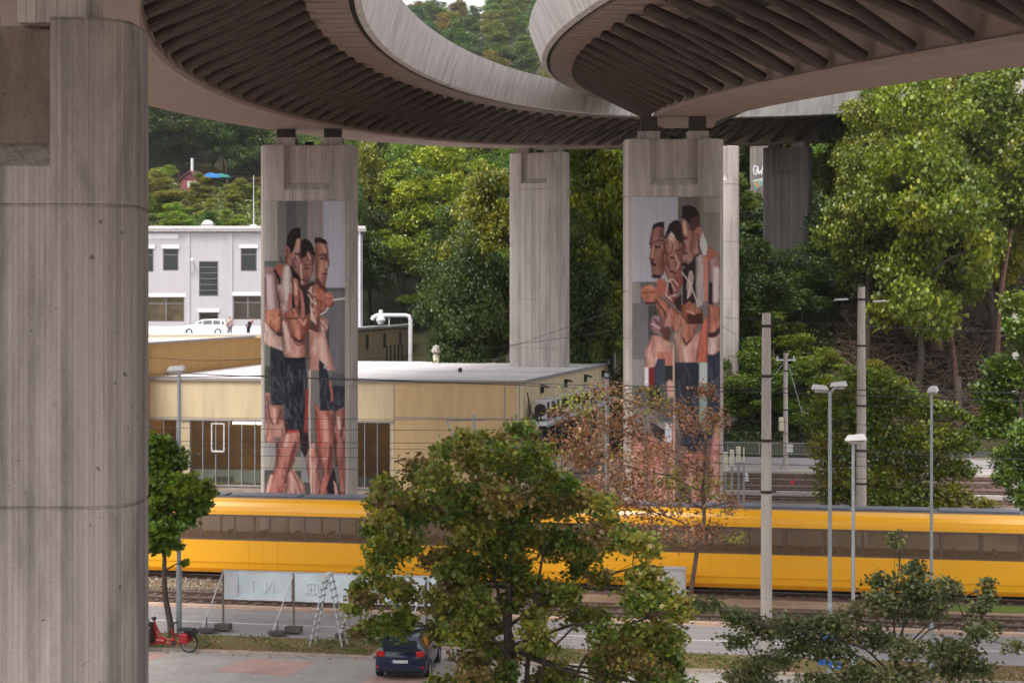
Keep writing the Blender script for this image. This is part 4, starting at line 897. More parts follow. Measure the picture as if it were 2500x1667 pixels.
# ================================================================ VEHICLES
M_carw = plain('white_car_paint', (.75,.77,.78), .25, var=.02)
M_navy = plain('navy_car_paint', (.012,.018,.045), .12, var=.05)
M_red = plain('red_lens', (.45,.01,.01), .25, var=.05)
M_tyre = plain('tyre', (.02,.02,.02), .85)
M_rim = plain('alloy_rim', (.55,.56,.58), .3, .8)
def car(name, label, loc, rz, paint, L=4.1, Wd=1.78, H=1.46, cat='car'):
    """hatchback; local +y is forward, origin at the middle of the rear axle line on the ground"""
    t = thing(name, label, cat, loc, rz)
    # stations along y: (y, half width, z_bottom, z_belt, z_top, half top width)
    st = [(-.78,.70,.38,.78,.92,.60),(-.74,.82,.28,.86,1.06,.66),(-.55,.87,.22,.93,1.30,.62),(-.25,.885,.20,.95,1.42,.60),(.5,.89,.20,.95,H,.60),(1.4,.89,.20,.93,H-.03,.60),
          (2.0,.89,.20,.92,1.22,.66),(2.35,.88,.20,.90,.98,.76),(2.9,.86,.22,.84,.88,.76),(3.2,.78,.28,.72,.76,.70),(3.34,.62,.36,.58,.62,.56)]
    body = MB(); cab = MB()
    def ring(s):
        y, w, zb, zm, zt, wt = s
        return [(-w*.92,y,zb),(-w,y,zb+.14),(-w,y,(zb+zm)/2+.08),(-w*.97,y,zm),(-wt-.05,y,min(zm+.05,zt)),(wt+.05,y,min(zm+.05,zt)),(w*.97,y,zm),(w,y,(zb+zm)/2+.08),(w,y,zb+.14),(w*.92,y,zb)]
    n = 10
    for i, s in enumerate(st):
        body.v.extend(ring(s))
        if i: 
            for j in range(n): body.f.append(((i-1)*n+j,(i-1)*n+(j+1)%n,i*n+(j+1)%n,i*n+j))
    body.f.append(tuple(range(n))); body.f.append(tuple((len(st)-1)*n+j for j in range(n)))
    body.build('body', paint, t, smooth=True, bevel=.02)
    cs = [s for s in st if s[4]-s[3] > .1][0:]
    k = 6
    for i, s in enumerate(cs):
        y, w, zb, zm, zt, wt = s; cab.v.extend([(-w*.93,y,zm),(-wt-.04,y,zt-.05),(-wt+.12,y,zt),(wt-.12,y,zt),(wt+.04,y,zt-.05),(w*.93,y,zm)])
        if i:
            for j in range(k-1): cab.f.append(((i-1)*k+j,(i-1)*k+j+1,i*k+j+1,i*k+j))
    cab.build('roof', paint, t, smooth=True)
    for sg in (0, 1):
        gl = MB()
        for i in range(1, len(cs)-1):
            a, b = cs[i], cs[i+1]; f = 1 if sg else -1
            q = []
            for s in (a, b):
                y = s[0]; zl = s[3]+.04; zh = s[4]-.10
                lo = s[1]*.93-(.04/(s[4]-.05-s[3]))*(s[1]*.93-s[5]-.04); hi_ = s[5]+.05
                q.append([(f*(lo+.012), y, zl), (f*(hi_+.025), y, zh)])
            d = .04; y0_, y1_ = q[0][0][1]+d, q[1][0][1]-d
            gl.quad((q[0][0][0],y0_,q[0][0][2]),(q[0][1][0],y0_,q[0][1][2]),(q[1][1][0],y1_,q[1][1][2]),(q[1][0][0],y1_,q[1][0][2]))
        gl.build('side_window', M_gld, t)
    pass
    m = MB(); m.quad((-.60,-.80,.96),(.60,-.80,.96),(.52,-.575,1.30),(-.52,-.575,1.30)); m.build('rear_window', M_gld, t)
    m = MB(); m.quad((-.66,2.32,1.02),(.66,2.32,1.02),(.54,1.55,1.44),(-.54,1.55,1.44))
    m.build('windscreen', M_gld, t)
    for sg in (-1, 1):
        m = MB(); m.box(sg*.66-.13, sg*.66+.13, -.83, -.66, .80, .98); m.build('tail_light', M_red, t, bevel=.03)
        m = MB(); m.box(sg*.66-.14, sg*.66+.14, -.85, -.78, .44, .49); m.build('reflector', M_red, t)
    m = MB(); m.box(-.74,.74,-.86,-.6,.30,.62); m.build('bumper', paint, t, bevel=.06)
    m = MB(); m.box(-.27,.27,-.88,-.862,.60,.70); pl = m.build('number_plate', M_white, t)
    m = MB(); m.box(-.275,-.23,-.884,-.881,.60,.70); m.build('plate_band', plain('blue_band', (.02,.06,.35), .5), pl)
    m = MB(); m.box(-.5,.5,-.6,3.1,.16,.34); m.build('underbody', M_black, t)
    for x in (-.80, .80):
        for y in (0, 2.55):
            w = MB(); w.lathe([(.20,-.1),(.30,-.11),(.32,-.08),(.32,.08),(.30,.11),(.20,.1)], (x, y, .32), 24, 'x'); wo_ = w.build('wheel', M_tyre, t, smooth=True)
            w = MB(); sgn = 1 if x > 0 else -1
            w.lathe([(0,.07*sgn),(.06,.09*sgn),(.08,.06*sgn),(.19,.08*sgn),(.215,.10*sgn)], (x, y, .32), 24, 'x'); w.build('rim', M_rim, wo_, smooth=True)
    return t
cg = Gp(986, 1654); car('parked_car', 'dark navy hatchback parked by the kerb, seen from behind under the big maple', (cg.x-.02, cg.y+.25, .012), -R(5), M_navy)
wg = P(470, 800, 156); car('parked_car', 'white car parked on the roof terrace beneath the office windows', (wg.x+1.2, 163, pz), R(88), M_carw)

# ---- tram
M_yel = plain('tram_yellow', (.90,.42,.015), .28, var=.05, scale=.25)
M_yels = plain('tram_yellow_dark', (.74,.30,.01), .3, var=.05)
M_tgl = glass_mat('tram_glass', (.20,.125,.075), .60, .08); M_tgl.node_tree.nodes['Principled BSDF'].inputs['Specular IOR Level'].default_value = .3
M_tfr = plain('tram_window_frame', (.12,.08,.06), .3, var=.1)
M_troof = plain('tram_roof_grey', (.16,.16,.19), .6)
M_tund = plain('tram_underframe', (.02,.02,.022), .7)
def tram(u0, u1):
    t = thing('tram', 'long yellow tram with a brown window band passing behind the road', 'tram', uv2w((u0+u1)/2, 80.2), -TH)
    c = (u0+u1)/2; a, b = u0-c, u1-c
    prof = [(-1.24,.40),(-1.29,.52),(-1.325,.9),(-1.325,1.82)]
    m = MB()
    for sg in (1, -1):
        q = [(sg*y, z) for y, z in prof]+[(sg*(abs(prof[-1][0])-.06), 1.82), (sg*1.18, .45)]
        m.prism(q, a, b, 'x')
    m.build('lower_body', M_yel, t, smooth=False)
    m = MB()
    for sg in (1, -1): m.prism([(sg*1.245,.36),(sg*1.30,.52),(sg*1.302,.56),(sg*1.24,.56)], a, b, 'x'); m.prism([(sg*1.31,.80),(sg*1.334,.81),(sg*1.334,.84),(sg*1.31,.85)], a, b, 'x')
    m.build('skirt_trim', M_yels, t)
    m = MB(); q = [(-1.325,2.98),(-1.318,3.15),(-1.27,3.35),(-1.16,3.52),(-.98,3.60),(-.62,3.66),(.62,3.66),(.98,3.60),(1.16,3.52),(1.27,3.35),(1.318,3.15),(1.325,2.98),(1.26,2.98),(1.1,3.36),(-1.1,3.36),(-1.26,2.98)]
    m.prism(q, a, b, 'x'); m.build('roof_cove', M_yel, t)
    m = MB(); m.box(a+.4, b-.4, -.62, .62, 3.66, 3.71); o = m.build('roof', M_troof, t)
    x = a+2
    while x < b-4: m = MB(); m.box(x, x+3.3, -.5, .5, 3.71, 3.80); m.build('roof_box', M_troof, o, bevel=.04); x += 3.5
    m = MB(); m.box(a, b, -1.2, 1.2, .84, .9); m.build('floor', plain('tram_floor', (.12,.11,.11), .8), t)
    # windows: frame posts + panes
    n = int((b-a)/1.62); st = (b-a)/n
    for i in range(n):
        x0, x1 = a+i*st, a+(i+1)*st
        for sg in (-1, 1):
            m = MB(); y0_, y1_ = sorted((sg*1.27, sg*1.322))
            m.box(x0, x0+.045, y0_, y1_, 1.82, 2.98); m.box(x1-.045, x1-.002, y0_, y1_, 1.82, 2.98); m.box(x0+.045, x1-.045, y0_, y1_, 1.82, 1.90); m.box(x0+.045, x1-.045, y0_, y1_, 2.90, 2.98)
            w = m.build('window', M_tfr, t); 
            m = MB(); m.quad((x0+.045, sg*1.31, 1.90), (x1-.045, sg*1.31, 1.90), (x1-.045, sg*1.31, 2.90), (x0+.045, sg*1.31, 2.90)); m.build('pane', M_tgl, w, fix=False)
    # doors
    for i in range(int((b-a)/9.7)):
        x = a+4.0+i*9.7
        for sg in (-1, 1):
            m = MB(); y0_, y1_ = sorted((sg*1.325, sg*1.332))
            for dx in (0, .68, 1.36): m.box(x+dx, x+dx+.012, y0_, y1_, .56, 1.80)
            m.build('door', M_yels, t)
    # seats
    seat = None
    for i in range(n):
        for y in (-.85, .85):
            m = MB(); x = a+(i+.5)*st; m.box(x-.2, x+.25, y-.42, y+.42, 1.25, 1.33); m.box(x-.25, x-.18, y-.42, y+.42, 1.3, 2.05)
            if seat is None: seat = m.build('seat', plain('seat_cloth', (.05,.05,.09), .9), t); seat0 = (x, y)
            else: s2 = seat.copy(); link(s2); s2.location = (x-seat0[0], y-seat0[1], 0)
    m = MB(); m.box(a+.3, b-.3, -1.12, 1.12, .30, .84); m.build('underframe', M_tund, t)
    x = a+2.6
    while x < b-2:
        m = MB(); m.box(x-1.3, x+1.3, -1.0, 1.0, .2, .45); bo = m.build('bogie', M_tund, t)
        for dx in (-.9, .9):
            for y in (-.72, .72): m = MB(); m.lathe([(0,-.05),(.34,-.05),(.36,.05),(0,.05)], (x+dx, y, .53), 20, 'y'); m.build('wheel', M_tund, bo)
        x += 6.6
    for e, s in ((a, -1), (b, 1)):
        m = MB(); m.prism([(0,.36),(.5*s,.5),(.55*s,1.8),(.35*s,2.9),(0,3.6)], -1.2, 1.2, 'y'); m.v = [(x+e, y, z) for x, y, z in m.v]; m.build('cab_end', M_yel, t, bevel=.05)
    # pantograph
    m = MB()
    for y in (-.5, .5): m.tube([(-9,y,3.9),(-7.8,y,4.7),(-9,y*1.2,5.45)], .03, 6)
    m.tube([(-9,-.9,5.45),(-9,.9,5.45)], .035, 6); m.build('pantograph', M_dark, t)
    return t
tram(-42, 16.8)

# ---- cargo bike
M_redp = plain('red_bike_paint', (.27,.006,.012), .35, var=.05)
def bike(loc, rz):
    t = thing('cargo_bike', 'red cargo bike with a dark front box, parked beside the huge pillar', 'cargo bike', loc, rz)
    # local x: +x = rear. front wheel hidden at left
    def wheel(x, r):
        m = MB(); m.lathe([(r-.045,-.025),(r,-.02),(r+.012,0),(r,.02),(r-.045,.025)], (x,0,r), 28, 'y'); w = m.build('wheel', M_tyre, t, smooth=True)
        m = MB(); m.lathe([(r-.06,-.012),(r-.04,-.012),(r-.04,.012),(r-.06,.012)], (x,0,r), 28, 'y')
        for k in range(14): a = k*2*math.pi/14; m.tube([(x,0,r),(x+math.cos(a)*(r-.05),0,r+math.sin(a)*(r-.05))], .004, 4)
        m.build('rim', M_rim, w)
    wheel(1.0, .33); wheel(-1.15, .26)
    m = MB(); m.tube([(-.25,0,.92),(-.05,0,.50),(.25,0,.42),(.48,0,.42),(.52,0,.30)], .045, 8); m.tube([(-.3,0,1.05),(-.22,0,.35),(-.3,0,.26),(-1.1,0,.28)], .05, 8)
    m.tube([(.36,0,.85),(.45,0,.30)], .035, 8); m.tube([(.38,0,.72),(1.0,0,.33)], .02, 6); m.tube([(.45,0,.30),(1.0,0,.33)], .022, 6); m.tube([(-.28,0,.30),(.45,0,.30)], .05, 8)
    m.tube([(-.22,0,.40),(.1,0,.36)], .09, 8); m.build('frame', M_redp, t, smooth=True)
    m = MB(); m.prism([(-1.12,.30),(-.36,.30),(-.33,.88),(-1.2,.80)], -.32, .32, 'y'); bx = m.build('cargo_box', plain('dark_box_cloth', (.05,.035,.03), .9), t, bevel=.02)
    m = MB(); m.tube([(-1.2,-.33,.81),(-.55,-.33,.81),(-.33,-.33,.90)], .012, 5); m.tube([(-.52,-.33,.81),(-.52,-.33,.3)], .01, 5); m.build('box_rim', M_flash, bx)
    m = MB(); m.prism([(-1.1,.82),(-.36,.86),(-.45,1.0),(-.8,1.02),(-1.0,.95)], -.28, .28, 'y'); m.build('box_cover', M_black, bx, bevel=.04)
    m = MB(); m.tube([(-.3,0,1.0),(-.34,0,1.16)], .02, 6); m.tube([(-.44,-.32,1.12),(-.36,-.2,1.18),(-.36,.2,1.18),(-.44,.32,1.12)], .017, 6); m.box(-.36,-.26,-.07,.07,1.1,1.22); m.build('handlebar', M_dark, t)
    m = MB(); m.tube([(.36,0,.82),(.33,0,1.0)], .018, 6); m.prism([(.22,1.0),(.3,1.04),(.52,1.07),(.54,1.02),(.34,.99)], -.09, .09, 'y'); m.build('saddle', M_black, t, bevel=.02)
    for y in (-.2, .2):
        m = MB(); m.prism([(.74,.34),(1.08,.34),(1.06,.70),(.72,.70)], y-.09, y+.09, 'y'); m.build('pannier', M_redp, t, bevel=.04)
    m = MB(); m.box(.62,1.22,-.18,.18,.76,.86); m.box(1.05,1.3,-.12,.12,.64,.82); m.build('rear_rack', M_black, t, bevel=.02)
    m = MB(); m.prism([(1.0,.70),(1.25,.62),(1.38,.42),(1.36,.40),(1.22,.59),(1.0,.67)], -.035, .035, 'y'); m.build('mudguard', M_black, t)
    m = MB(); m.tube([(.45,0,.30),(.42,-.1,.18)], .014, 5); m.lathe([(0,-.01),(.1,-.01),(.1,.01)], (.45,-.05,.30), 14, 'y'); m.build('crank', M_dark, t)
bp = Gp(424, 1593); bike((bp.x-.45, bp.y+.25, .015), -TH)

# ================================================================ STREET FURNITURE
def mast(label, px, Z, ytop, z0, r0, r1, rings=(), mat=None, name='catenary_mast', arms=None):
    t = thing(name, label, 'pole', ((px-CX)/F*Z, Z, z0))
    h = zpx(ytop, Z)-z0
    m = MB(); m.tube([(0,0,0),(0,0,h*.5),(0,0,h)], [r0,(r0+r1)/2,r1], 20); m.build('pole_shaft', mat or M_polec, t, smooth=True)
    m = MB(); m.tube([(0,0,h-.02),(0,0,h+.02)], r1*.98, 20); m.build('pole_cap', M_flash, t)
    for ry in rings:
        z = zpx(ry, Z)-z0; rr = r0+(r1-r0)*z/h
        m = MB(); m.lathe([(rr,z-.05),(rr+.025,z-.05),(rr+.025,z+.05),(rr,z+.05)], (0,0,0), 20); m.box(rr-.01, rr+.16, -.05,.05, z-.03, z+.03); m.build('clamp_band', M_dark, t)
    return t
MA = mast('thick pale concrete pole standing between the brown leaved tree and the lamps', 1871, 65.4, 765, .08, .21, .155, (796,918,1075,1200))
MB_ = mast('tall pale concrete pole rising behind the tram at right', 2103, 93, 701, 0, .28, .185, (731,844,990,1100,1180))
for sg, (px, py) in ((-1,(2053,733)), (1,(2148,737))):
    Z = 93; p = P(px, py, Z)-MB_.location; m = MB(); m.tube([(0,0,p.z+.1),(p.x*.4,0,p.z+.12),(p.x,0,p.z+.05)], .02, 6); ar = m.build('lamp_arm', M_wire, MB_)
    m = MB(); m.prism([(-.38,-.02),(.38,.02),(.3,.10),(-.3,.07)], -.1, .1, 'y'); m.v = [(a*1.0+p.x, b+p.y*0, c+p.z) for a, b, c in m.v]; m.build('lamp_head', M_white, ar)
mast('pale concrete pole at the right edge partly covered by leaves', 2479, 118, 748, 0, .26, .2, (790,900), M_polec)
mast('short pale pole above the beige hall roof left of the plain pillar', 1217, 165, 808, 0, .22, .19)
ST_ = mast('grey blue steel mast with dark bands beside the right mural pillar, behind the hall', 1491, 163, 745, 0, .26, .24, (760,790,818,850,880), M_steel, 'steel_mast')
mast('thin white rod at the far right corner of the hall roof', 1501, 160, 835, 6, .07, .07, (), M_white, 'white_rod')
mast('grey post with a dark cap at the hall side, behind the brown leaved tree', 1482, 100, 912, 0, .14, .12, (922,), M_steel, 'steel_post')
# lattice style mast with crossarm
MC = mast('slim concrete mast with a crossarm and a white box, beyond the thick pole', 1918, 137, 862, 0, .19, .15, (905,1000), M_polec)
h_ = zpx(878,137); m = MB(); m.box(-.75,.75,-.06,.06,h_-.08,h_+.04); ca = m.build('crossarm', M_steelw, MC)
for x in (-.6,.6): m = MB(); m.lathe([(.03,0),(.09,.05),(.05,.12),(.09,.18),(0,.25)], (x,0,h_+.04), 8); m.build('insulator', M_white, ca)
m = MB(); m.box(.02,.50,-.38,-.18,zpx(1103,137),zpx(1082,137)); m.build('switch_box', M_white, MC, bevel=.02)
m = MB(); m.box(-.5,-.15,-.2,.2,zpx(1052,137),zpx(1018,137)); m.build('transformer', plain('cream_metal', (.62,.55,.42), .5), MC, bevel=.08)
m = MB(); m.tube([(.2,0,h_-.3),(1.2,0,0.3+h_-4.2),(3.6,0,h_-4.4)], .02, 5); m.tube([(-.2,0,h_-.3),(-1.9,0,h_-2.6)], .02, 5); m.build('stay_wire', M_steelw, MC)
m = MB(); m.box(-.35,.35,-.3,.3,-.02,.35); m.build('footing', M_slab, MC)
M_lampw = plain('lamp_head_plastic', (.66,.64,.65), .45, var=.06)
M_lampg = plain('lamp_glass', (.45,.42,.42), .2)
def street_lamp(label, px, Z, py_head, heads, z0=.0, r=.075, sc=1.0, arm_dx=0):
    t = thing('street_lamp', label, 'street lamp', ((px-CX)/F*Z, Z, z0), -TH)
    h = zpx(py_head, Z)-z0
    m = MB(); m.tube([(0,0,0),(0,0,2.6)], r*1.35, 14); m.tube([(0,0,2.6),(0,0,2.75)], [r*1.35,r], 14); m.tube([(0,0,2.75),(0,0,h-.05)], [r,r*.8], 14); m.build('pole', M_steel, t, smooth=True)
    m = MB(); m.box(-.06,.06,-r*1.35-.012,-r*1.2,.6,1.1); m.build('service_door', M_steel, t)
    for dx, dy, dz, a in heads:
        M_ = Matrix.Translation((dx, dy, h+dz)) @ Matrix.Rotation(a, 4, 'Z')
        ho = link(bpy.data.objects.new('lamp_head', None)); 
        m = MB(); 
        top = [(-.24,-.13,.17),(.26,-.11,.22),(.26,.11,.22),(-.24,.13,.17)]; bot = [(-.33,-.19,-.0),(.33,-.19,.03),(.33,.19,.03),(-.33,.19,-.0)]
        vs = [M_ @ (Vector(p)*sc) for p in bot+top]; m.add(vs, [(0,3,2,1),(4,5,6,7),(0,1,5,4),(1,2,6,5),(2,3,7,6),(3,0,4,7)])
        bpy.data.objects.remove(ho); hd_ = m.build('lamp_head', M_lampw, t, bevel=.03*sc)
        m = MB(); q = [(-.28,-.15,-.02),(.25,-.15,-.0),(.25,.15,-.0),(-.28,.15,-.02),(-.2,-.1,-.09),(.18,-.1,-.09),(.18,.1,-.09),(-.2,.1,-.09)]
        m.add([M_ @ (Vector(p)*sc) for p in q], [(0,1,2,3),(4,7,6,5),(0,4,5,1),(1,5,6,2),(2,6,7,3),(3,7,4,0)]); m.build('lens', M_lampg, hd_)
        m = MB(); m.tube([(0,0,h-.1),(dx*.6,dy*.6,h+dz-.02)], .035, 8); m.build('arm', M_steel, hd_)
    return t
street_lamp('single head street lamp beside the small green tree at left', 437, 69, 908, [(-.14,.1,.03,R(8))], r=.08, sc=1.05)
street_lamp('double headed street lamp with blue signs, right of the thick pale pole', 2026, 60, 952, [(-.32,0,.0,R(186)),(.27,.25,.10,R(-8))], r=.07, sc=.86)
street_lamp('nearest and lowest looking street lamp, its head in front of the tall pole', 2083, 44, 1078, [(.06,0,.02,R(10))], r=.05, sc=.78)
street_lamp('thin single head street lamp at right, standing alone in front of the yellow green tree', 2274, 60.5, 958, [(.05,0,.02,R(80))], r=.055, sc=.88)
# direction signs on the double lamp
sg_ = thing('direction_sign', 'blue direction signs on the double headed lamp, behind the shrub', 'sign', ((2026-CX)/F*60-.0, 60, 0), -TH)
M_blue = plain('blue_sign', (.015,.10,.36), .4, var=.05)
z_ = zpx(1620,60)
m = MB(); m.box(-.36,.0,-.14,-.11,z_-.08+.06,z_+.16); m.build('sign_panel', M_blue, sg_); m = MB(); m.box(.0,.36,-.13,-.10,z_-.13,z_+.10); pn = m.build('sign_panel', M_blue, sg_)
m = MB(); m.box(.12,.34,-.135,-.131,z_-.06,z_-.035); m.box(.24,.30,-.135,-.131,z_+.03,z_+.045); m.box(.08,.13,-.135,-.131,z_-.075,z_-.02); m.build('lettering', M_white, pn)
m = MB(); m.box(-.3,.34,-.14,-.11,zpx(1560,60),zpx(1547,60)); m.build('sign_panel', M_blue, sg_)
m = MB(); m.tube([(.0,-.11,z_),( .0,-.02,z_)], .05, 8); m.build('bracket', M_dark, sg_)
# insulator columns by the right mural pillar
for i, (px, y0, y1) in enumerate(((1771,1150,1102),(1787,1138,1097),(1803,1128,1089),(1816,1128,1092))):
    Z = 100+i*3; t = thing('insulator_post', ['leftmost','second','third','rightmost'][i]+' of the four insulator posts right of the mural pillar foot', 'insulator', ((px-CX)/F*Z, Z, 0), 0, 'insulator posts in the yard')
    m = MB(); m.tube([(0,0,0),(0,0,zpx(y0,Z))], .06, 8); m.build('support', M_steel, t)
    r_ = .14 if i < 3 else .05; za, zb = zpx(y0,Z), zpx(y1,Z); n = 7; pf = []
    for k in range(n): z = za+(zb-za)*k/n; pf += [(r_*.8,z),(r_,z+(zb-za)/n*.4),(r_*.8,z+(zb-za)/n*.9)]
    m = MB(); m.lathe(pf+[(0,zb)], (0,0,0), 10); m.build('insulator', plain('cream_ceramic', (.70,.66,.52), .35), t)
# red and white marker, small white posts in the yard
t = thing('track_marker', 'small red and white disc marker between the siding tracks', 'marker', (Gp(1935,1190).x, Gp(1935,1190).y, 0)); m = MB(); m.tube([(0,0,0),(0,0,.3)], .03, 6); m.build('stake', M_steel, t); m = MB(); m.lathe([(0,-.03),(.16,-.03),(.16,.03),(0,.03)], (0,0,.38), 14, 'y'); m.build('disc', plain('marker_red', (.6,.03,.05), .5), t)
for i, px in enumerate((1822, 2474)):
    q = Gp(px, 1228 if i else 1178); t = thing('white_post', ['short white cone-topped post beside the insulator posts','short white post at the right edge of the yard'][i], 'post', (q.x, q.y, 0))
    m = MB(); m.tube([(0,0,0),(0,0,.5),(0,0,.75)], [.17,.14,.03], 10); m.build('post_body', M_white, t)
# railings
def railing(label, v, u0, u1, z0, h=1.05, pick=True):
    t = thing('railing', label, 'railing', uv2w(u0, v, z0), -TH); L_ = u1-u0; m = MB()
    m.box(0, L_, -.03, .03, h-.05, h); m.box(0, L_, -.02, .02, .1, .14); m.build('handrail', M_steel, t)
    n = int(L_/2.4)
    for i in range(n+1): m = MB(); m.box(i*L_/n-.03, i*L_/n+.03, -.03, .03, 0, h-.05); m.build('post', M_steel, t)
    if pick:
        m = MB(); k = int(L_/.14)
        for i in range(k): m.box(i*.14, i*.14+.02, -.01, .01, .14, h-.05)
        m.build('pickets', M_steel, t)
    return t
railing('grey railing with close bars behind the back road, beyond the thick pale pole', 151.5, u_at(1700,151.5), u_at(2010,151.5), .1)
railing('grey railing on the bank at far right, right of the yellow green tree', 133.2+12, u_at(2180,145), u_at(2560,145), 0.0, 1.1)
# white cabinet
q = Gp(1645, 1462); t = thing('cabinet', 'pale grey cabinet standing beside the trunk of the brown leaved tree', 'cabinet', (q.x, q.y, .02), -TH)
m = MB(); m.box(-.5,.5,-.25,.25,0,1.28); m.build('housing', plain('pale_grey_panel', (.56,.54,.55), .6), t, bevel=.02)
m = MB(); m.box(-.54,.54,-.29,.29,1.28,1.33); m.build('lid', M_white, t); m = MB(); m.box(.02,.05,-.262,-.25,.5,.75); m.tube([(.03,-.26,.6),(.03,-.29,.6),(.03,-.29,.7)], .012, 5); m.build('handle', M_flash, t)
# banner fence
def banner_mat():
    m, n, b = base_mat('faded_banner'); t = noise(n, (.6,1,2.2), 1.0, 3, .5)
    r = ramp(n, t.outputs[0], [(.3,(.60,.66,.68,1)),(.45,(.60,.69,.75,1)),(.6,(.66,.70,.75,1)),(.72,(.72,.70,.72,1))]); n.links.new(r.outputs[0], b.inputs['Base Color']); b.inputs['Roughness'].default_value = .5
    bump(n, t.outputs[0], b, .5, .08); return m
M_ban = banner_mat(); M_post = plain('brown_steel_post', (.20,.165,.15), .6, .2)
bv = 66.6; bpx = [544, 716, 879, 1040, 1120]; bu = [u_at(p, bv) for p in bpx]
fz = lambda px, py: zpx(py, bv/(CT+ST*(px-CX)/F))
zb1, zb0 = fz(700,1398), fz(700,1467)
def letter_strokes(ch, x, z, s):
    q = {'T': [((0,1),(.8,1)),((.4,1),(.4,0))], 'R': [((0,0),(0,1)),((0,1),(.6,.9)),((.6,.9),(.6,.6)),((.6,.6),(0,.5)),((.2,.5),(.7,0))], 'O': [((0,.1),(0,.9)),((0,.9),(.3,1)),((.3,1),(.7,.9)),((.7,.9),(.7,.1)),((.7,.1),(.3,0)),((.3,0),(0,.1))],
         'N': [((0,0),(0,1)),((0,1),(.7,0)),((.7,0),(.7,1))], 'E': [((0,0),(0,1)),((0,1),(.6,1)),((0,.5),(.5,.5)),((0,0),(.6,0))]}[ch]
    return [((x-a[0]*s, z+a[1]*s), (x-b[0]*s, z+b[1]*s)) for a, b in q]
bname = ['leftmost', 'second', 'third', 'rightmost']
for i in range(4):
    x0, x1 = bu[i], bu[i+1]; w = x1-x0
    t = thing('banner_frame', bname[i]+' of the pale banners stretched between steel posts on the verge', 'banner', uv2w(x0, bv, .085), -TH, 'banner frames along the verge')
    nx = 24; vs = []; fs = []
    for a in range(nx+1):
        for b in range(7):
            xx = .06+(w-.12)*a/nx; zz = zb0+(zb1-zb0)*b/6-.085; vs.append((xx, .02*math.sin(a*1.1+b*.9)+.015*math.sin(a*.5-b)-.01, zz))
    for a in range(nx):
        for b in range(6): fs.append((a*7+b, (a+1)*7+b, (a+1)*7+b+1, a*7+b+1))
    m = MB(); m.add(vs, fs); m.build('banner', M_ban, t, smooth=True)
    ins = MB(); 
    if i == 0:   # faint show-through picture and letters, mirrored as on the back of the cloth
        pk = MB(); pk.quad((.12,-.05,zb0-.085+.15),(.62,-.05,zb0-.085+.15),(.62,-.05,zb1-.085-.06),(.12,-.05,zb1-.085-.06)); pk.build('faded_picture', plain('faded_picture', (.62,.62,.67), .6, var=.12, scale=3), t)
    for ch, xx in ((('T',1.35),('N',2.0)) if i == 0 else (('R',.8),('O',.95),('T',1.5)) if i == 1 else ()):
        for a, b in letter_strokes(ch, xx, zb0-.085+.3, .42): ins.bar((a[0],-.05,a[1]), (b[0],-.05,b[1]), .05, .004)
    if ins.v: ins.build('faint_lettering', plain('faint_lettering', (.80,.82,.84), .6, var=.05), t)
    m = MB(); m.tube([(0,0,zb1-.06),(w,0,zb1-.06)], .03, 6); m.build('top_rail', M_steelw, t)
    m = MB(); m.tube([(0,.05,-.03),(0,.05,zb1-.04)], .045, 8); m.build('post', M_post, t)
    m = MB(); m.tube([(.02,-.0,zb1-.1),(-.62,-.55,.08)], .028, 6); m.build('stay', M_steelw, t)
    m = MB(); m.box(-.75,-.1,-.78,-.38,-.02,.13); m.box(-.28,.32,-.2,.2,-.02,.22); m.box(-.45,-.40,-.62,-.57,.1,.55); m.build('foot_block', plain('rubber_foot', (.10,.085,.08), .9, var=.3), t, bevel=.03)
# ladder
lq = Gp(802, 1582); t = thing('ladder', 'telescopic aluminium ladder standing in an A shape before the banners', 'ladder', (lq.x, lq.y, .085), -TH)
hl = zpx(1397, lq.y)-.085
for sg in (-1, 1):
    m = MB()
    for y in (-.22, .22): m.tube([(sg*.07,y,hl-.08),(sg*(.62),y*1.5,0)], .028, 8)
    o = m.build('rail', M_steelw, t); r_ = MB(); k_ = MB()
    for k in range(1, 10):
        f_ = k/10; x = sg*(.07+.55*f_); z = hl-.08-(hl-.08)*f_; y = .22*(1+.5*f_); r_.tube([(x,-y,z),(x,y,z)], .02, 6)
        for s in (-1, 1): r_.box(x-.045, x+.045, s*y-.045, s*y+.045, z-.035, z+.035)
    r_.build('rungs', M_flash, o)
m = MB(); m.box(-.12,.12,-.26,.26,hl-.14,hl); m.build('hinge', M_white, t, bevel=.03)
# white duct pipe over depot edge
t = thing('duct_pipe', 'white angled exhaust pipe over the depot roof edge, right of the left mural pillar', 'pipe', (P(1000,0,200).x, 200, TD))
def rel(px, py, Z=200): p = P(px, py, Z)-t.location; return (p.x, p.y, p.z)
m = MB(); m.tube([rel(909,781),rel(911,775),rel(920,770),rel(940,770),rel(990,770),rel(998,772),rel(1002,780),rel(1002,860),rel(1002,884)], .24, 10); m.build('pipe', M_cream if False else M_white, t, smooth=True)
m = MB(); m.lathe([(.3,0),(.55,.5),(.3,1.0),(.2,1.6)], rel(930,792), 10); m.build('fan_housing', M_white, t)
for px in (950,): m = MB(); m.tube([rel(px,770),rel(px,796)], .07, 6); m.build('support', M_white, t)
t = thing('roof_ventilator', 'cream vent stack on the rear edge of the hall roof', 'vent', (P(1066,0,158).x, 157.5, HW)); m = MB(); m.tube([(0,0,0),(0,0,.7)], .28, 10); m.build('stack', plain('cream_metal', (.6,.5,.3), .6), t); m = MB(); m.lathe([(.2,.7),(.42,.95),(.3,1.4),(.0,1.55)], (0,0,0), 10); m.build('cowl', M_slab, t)
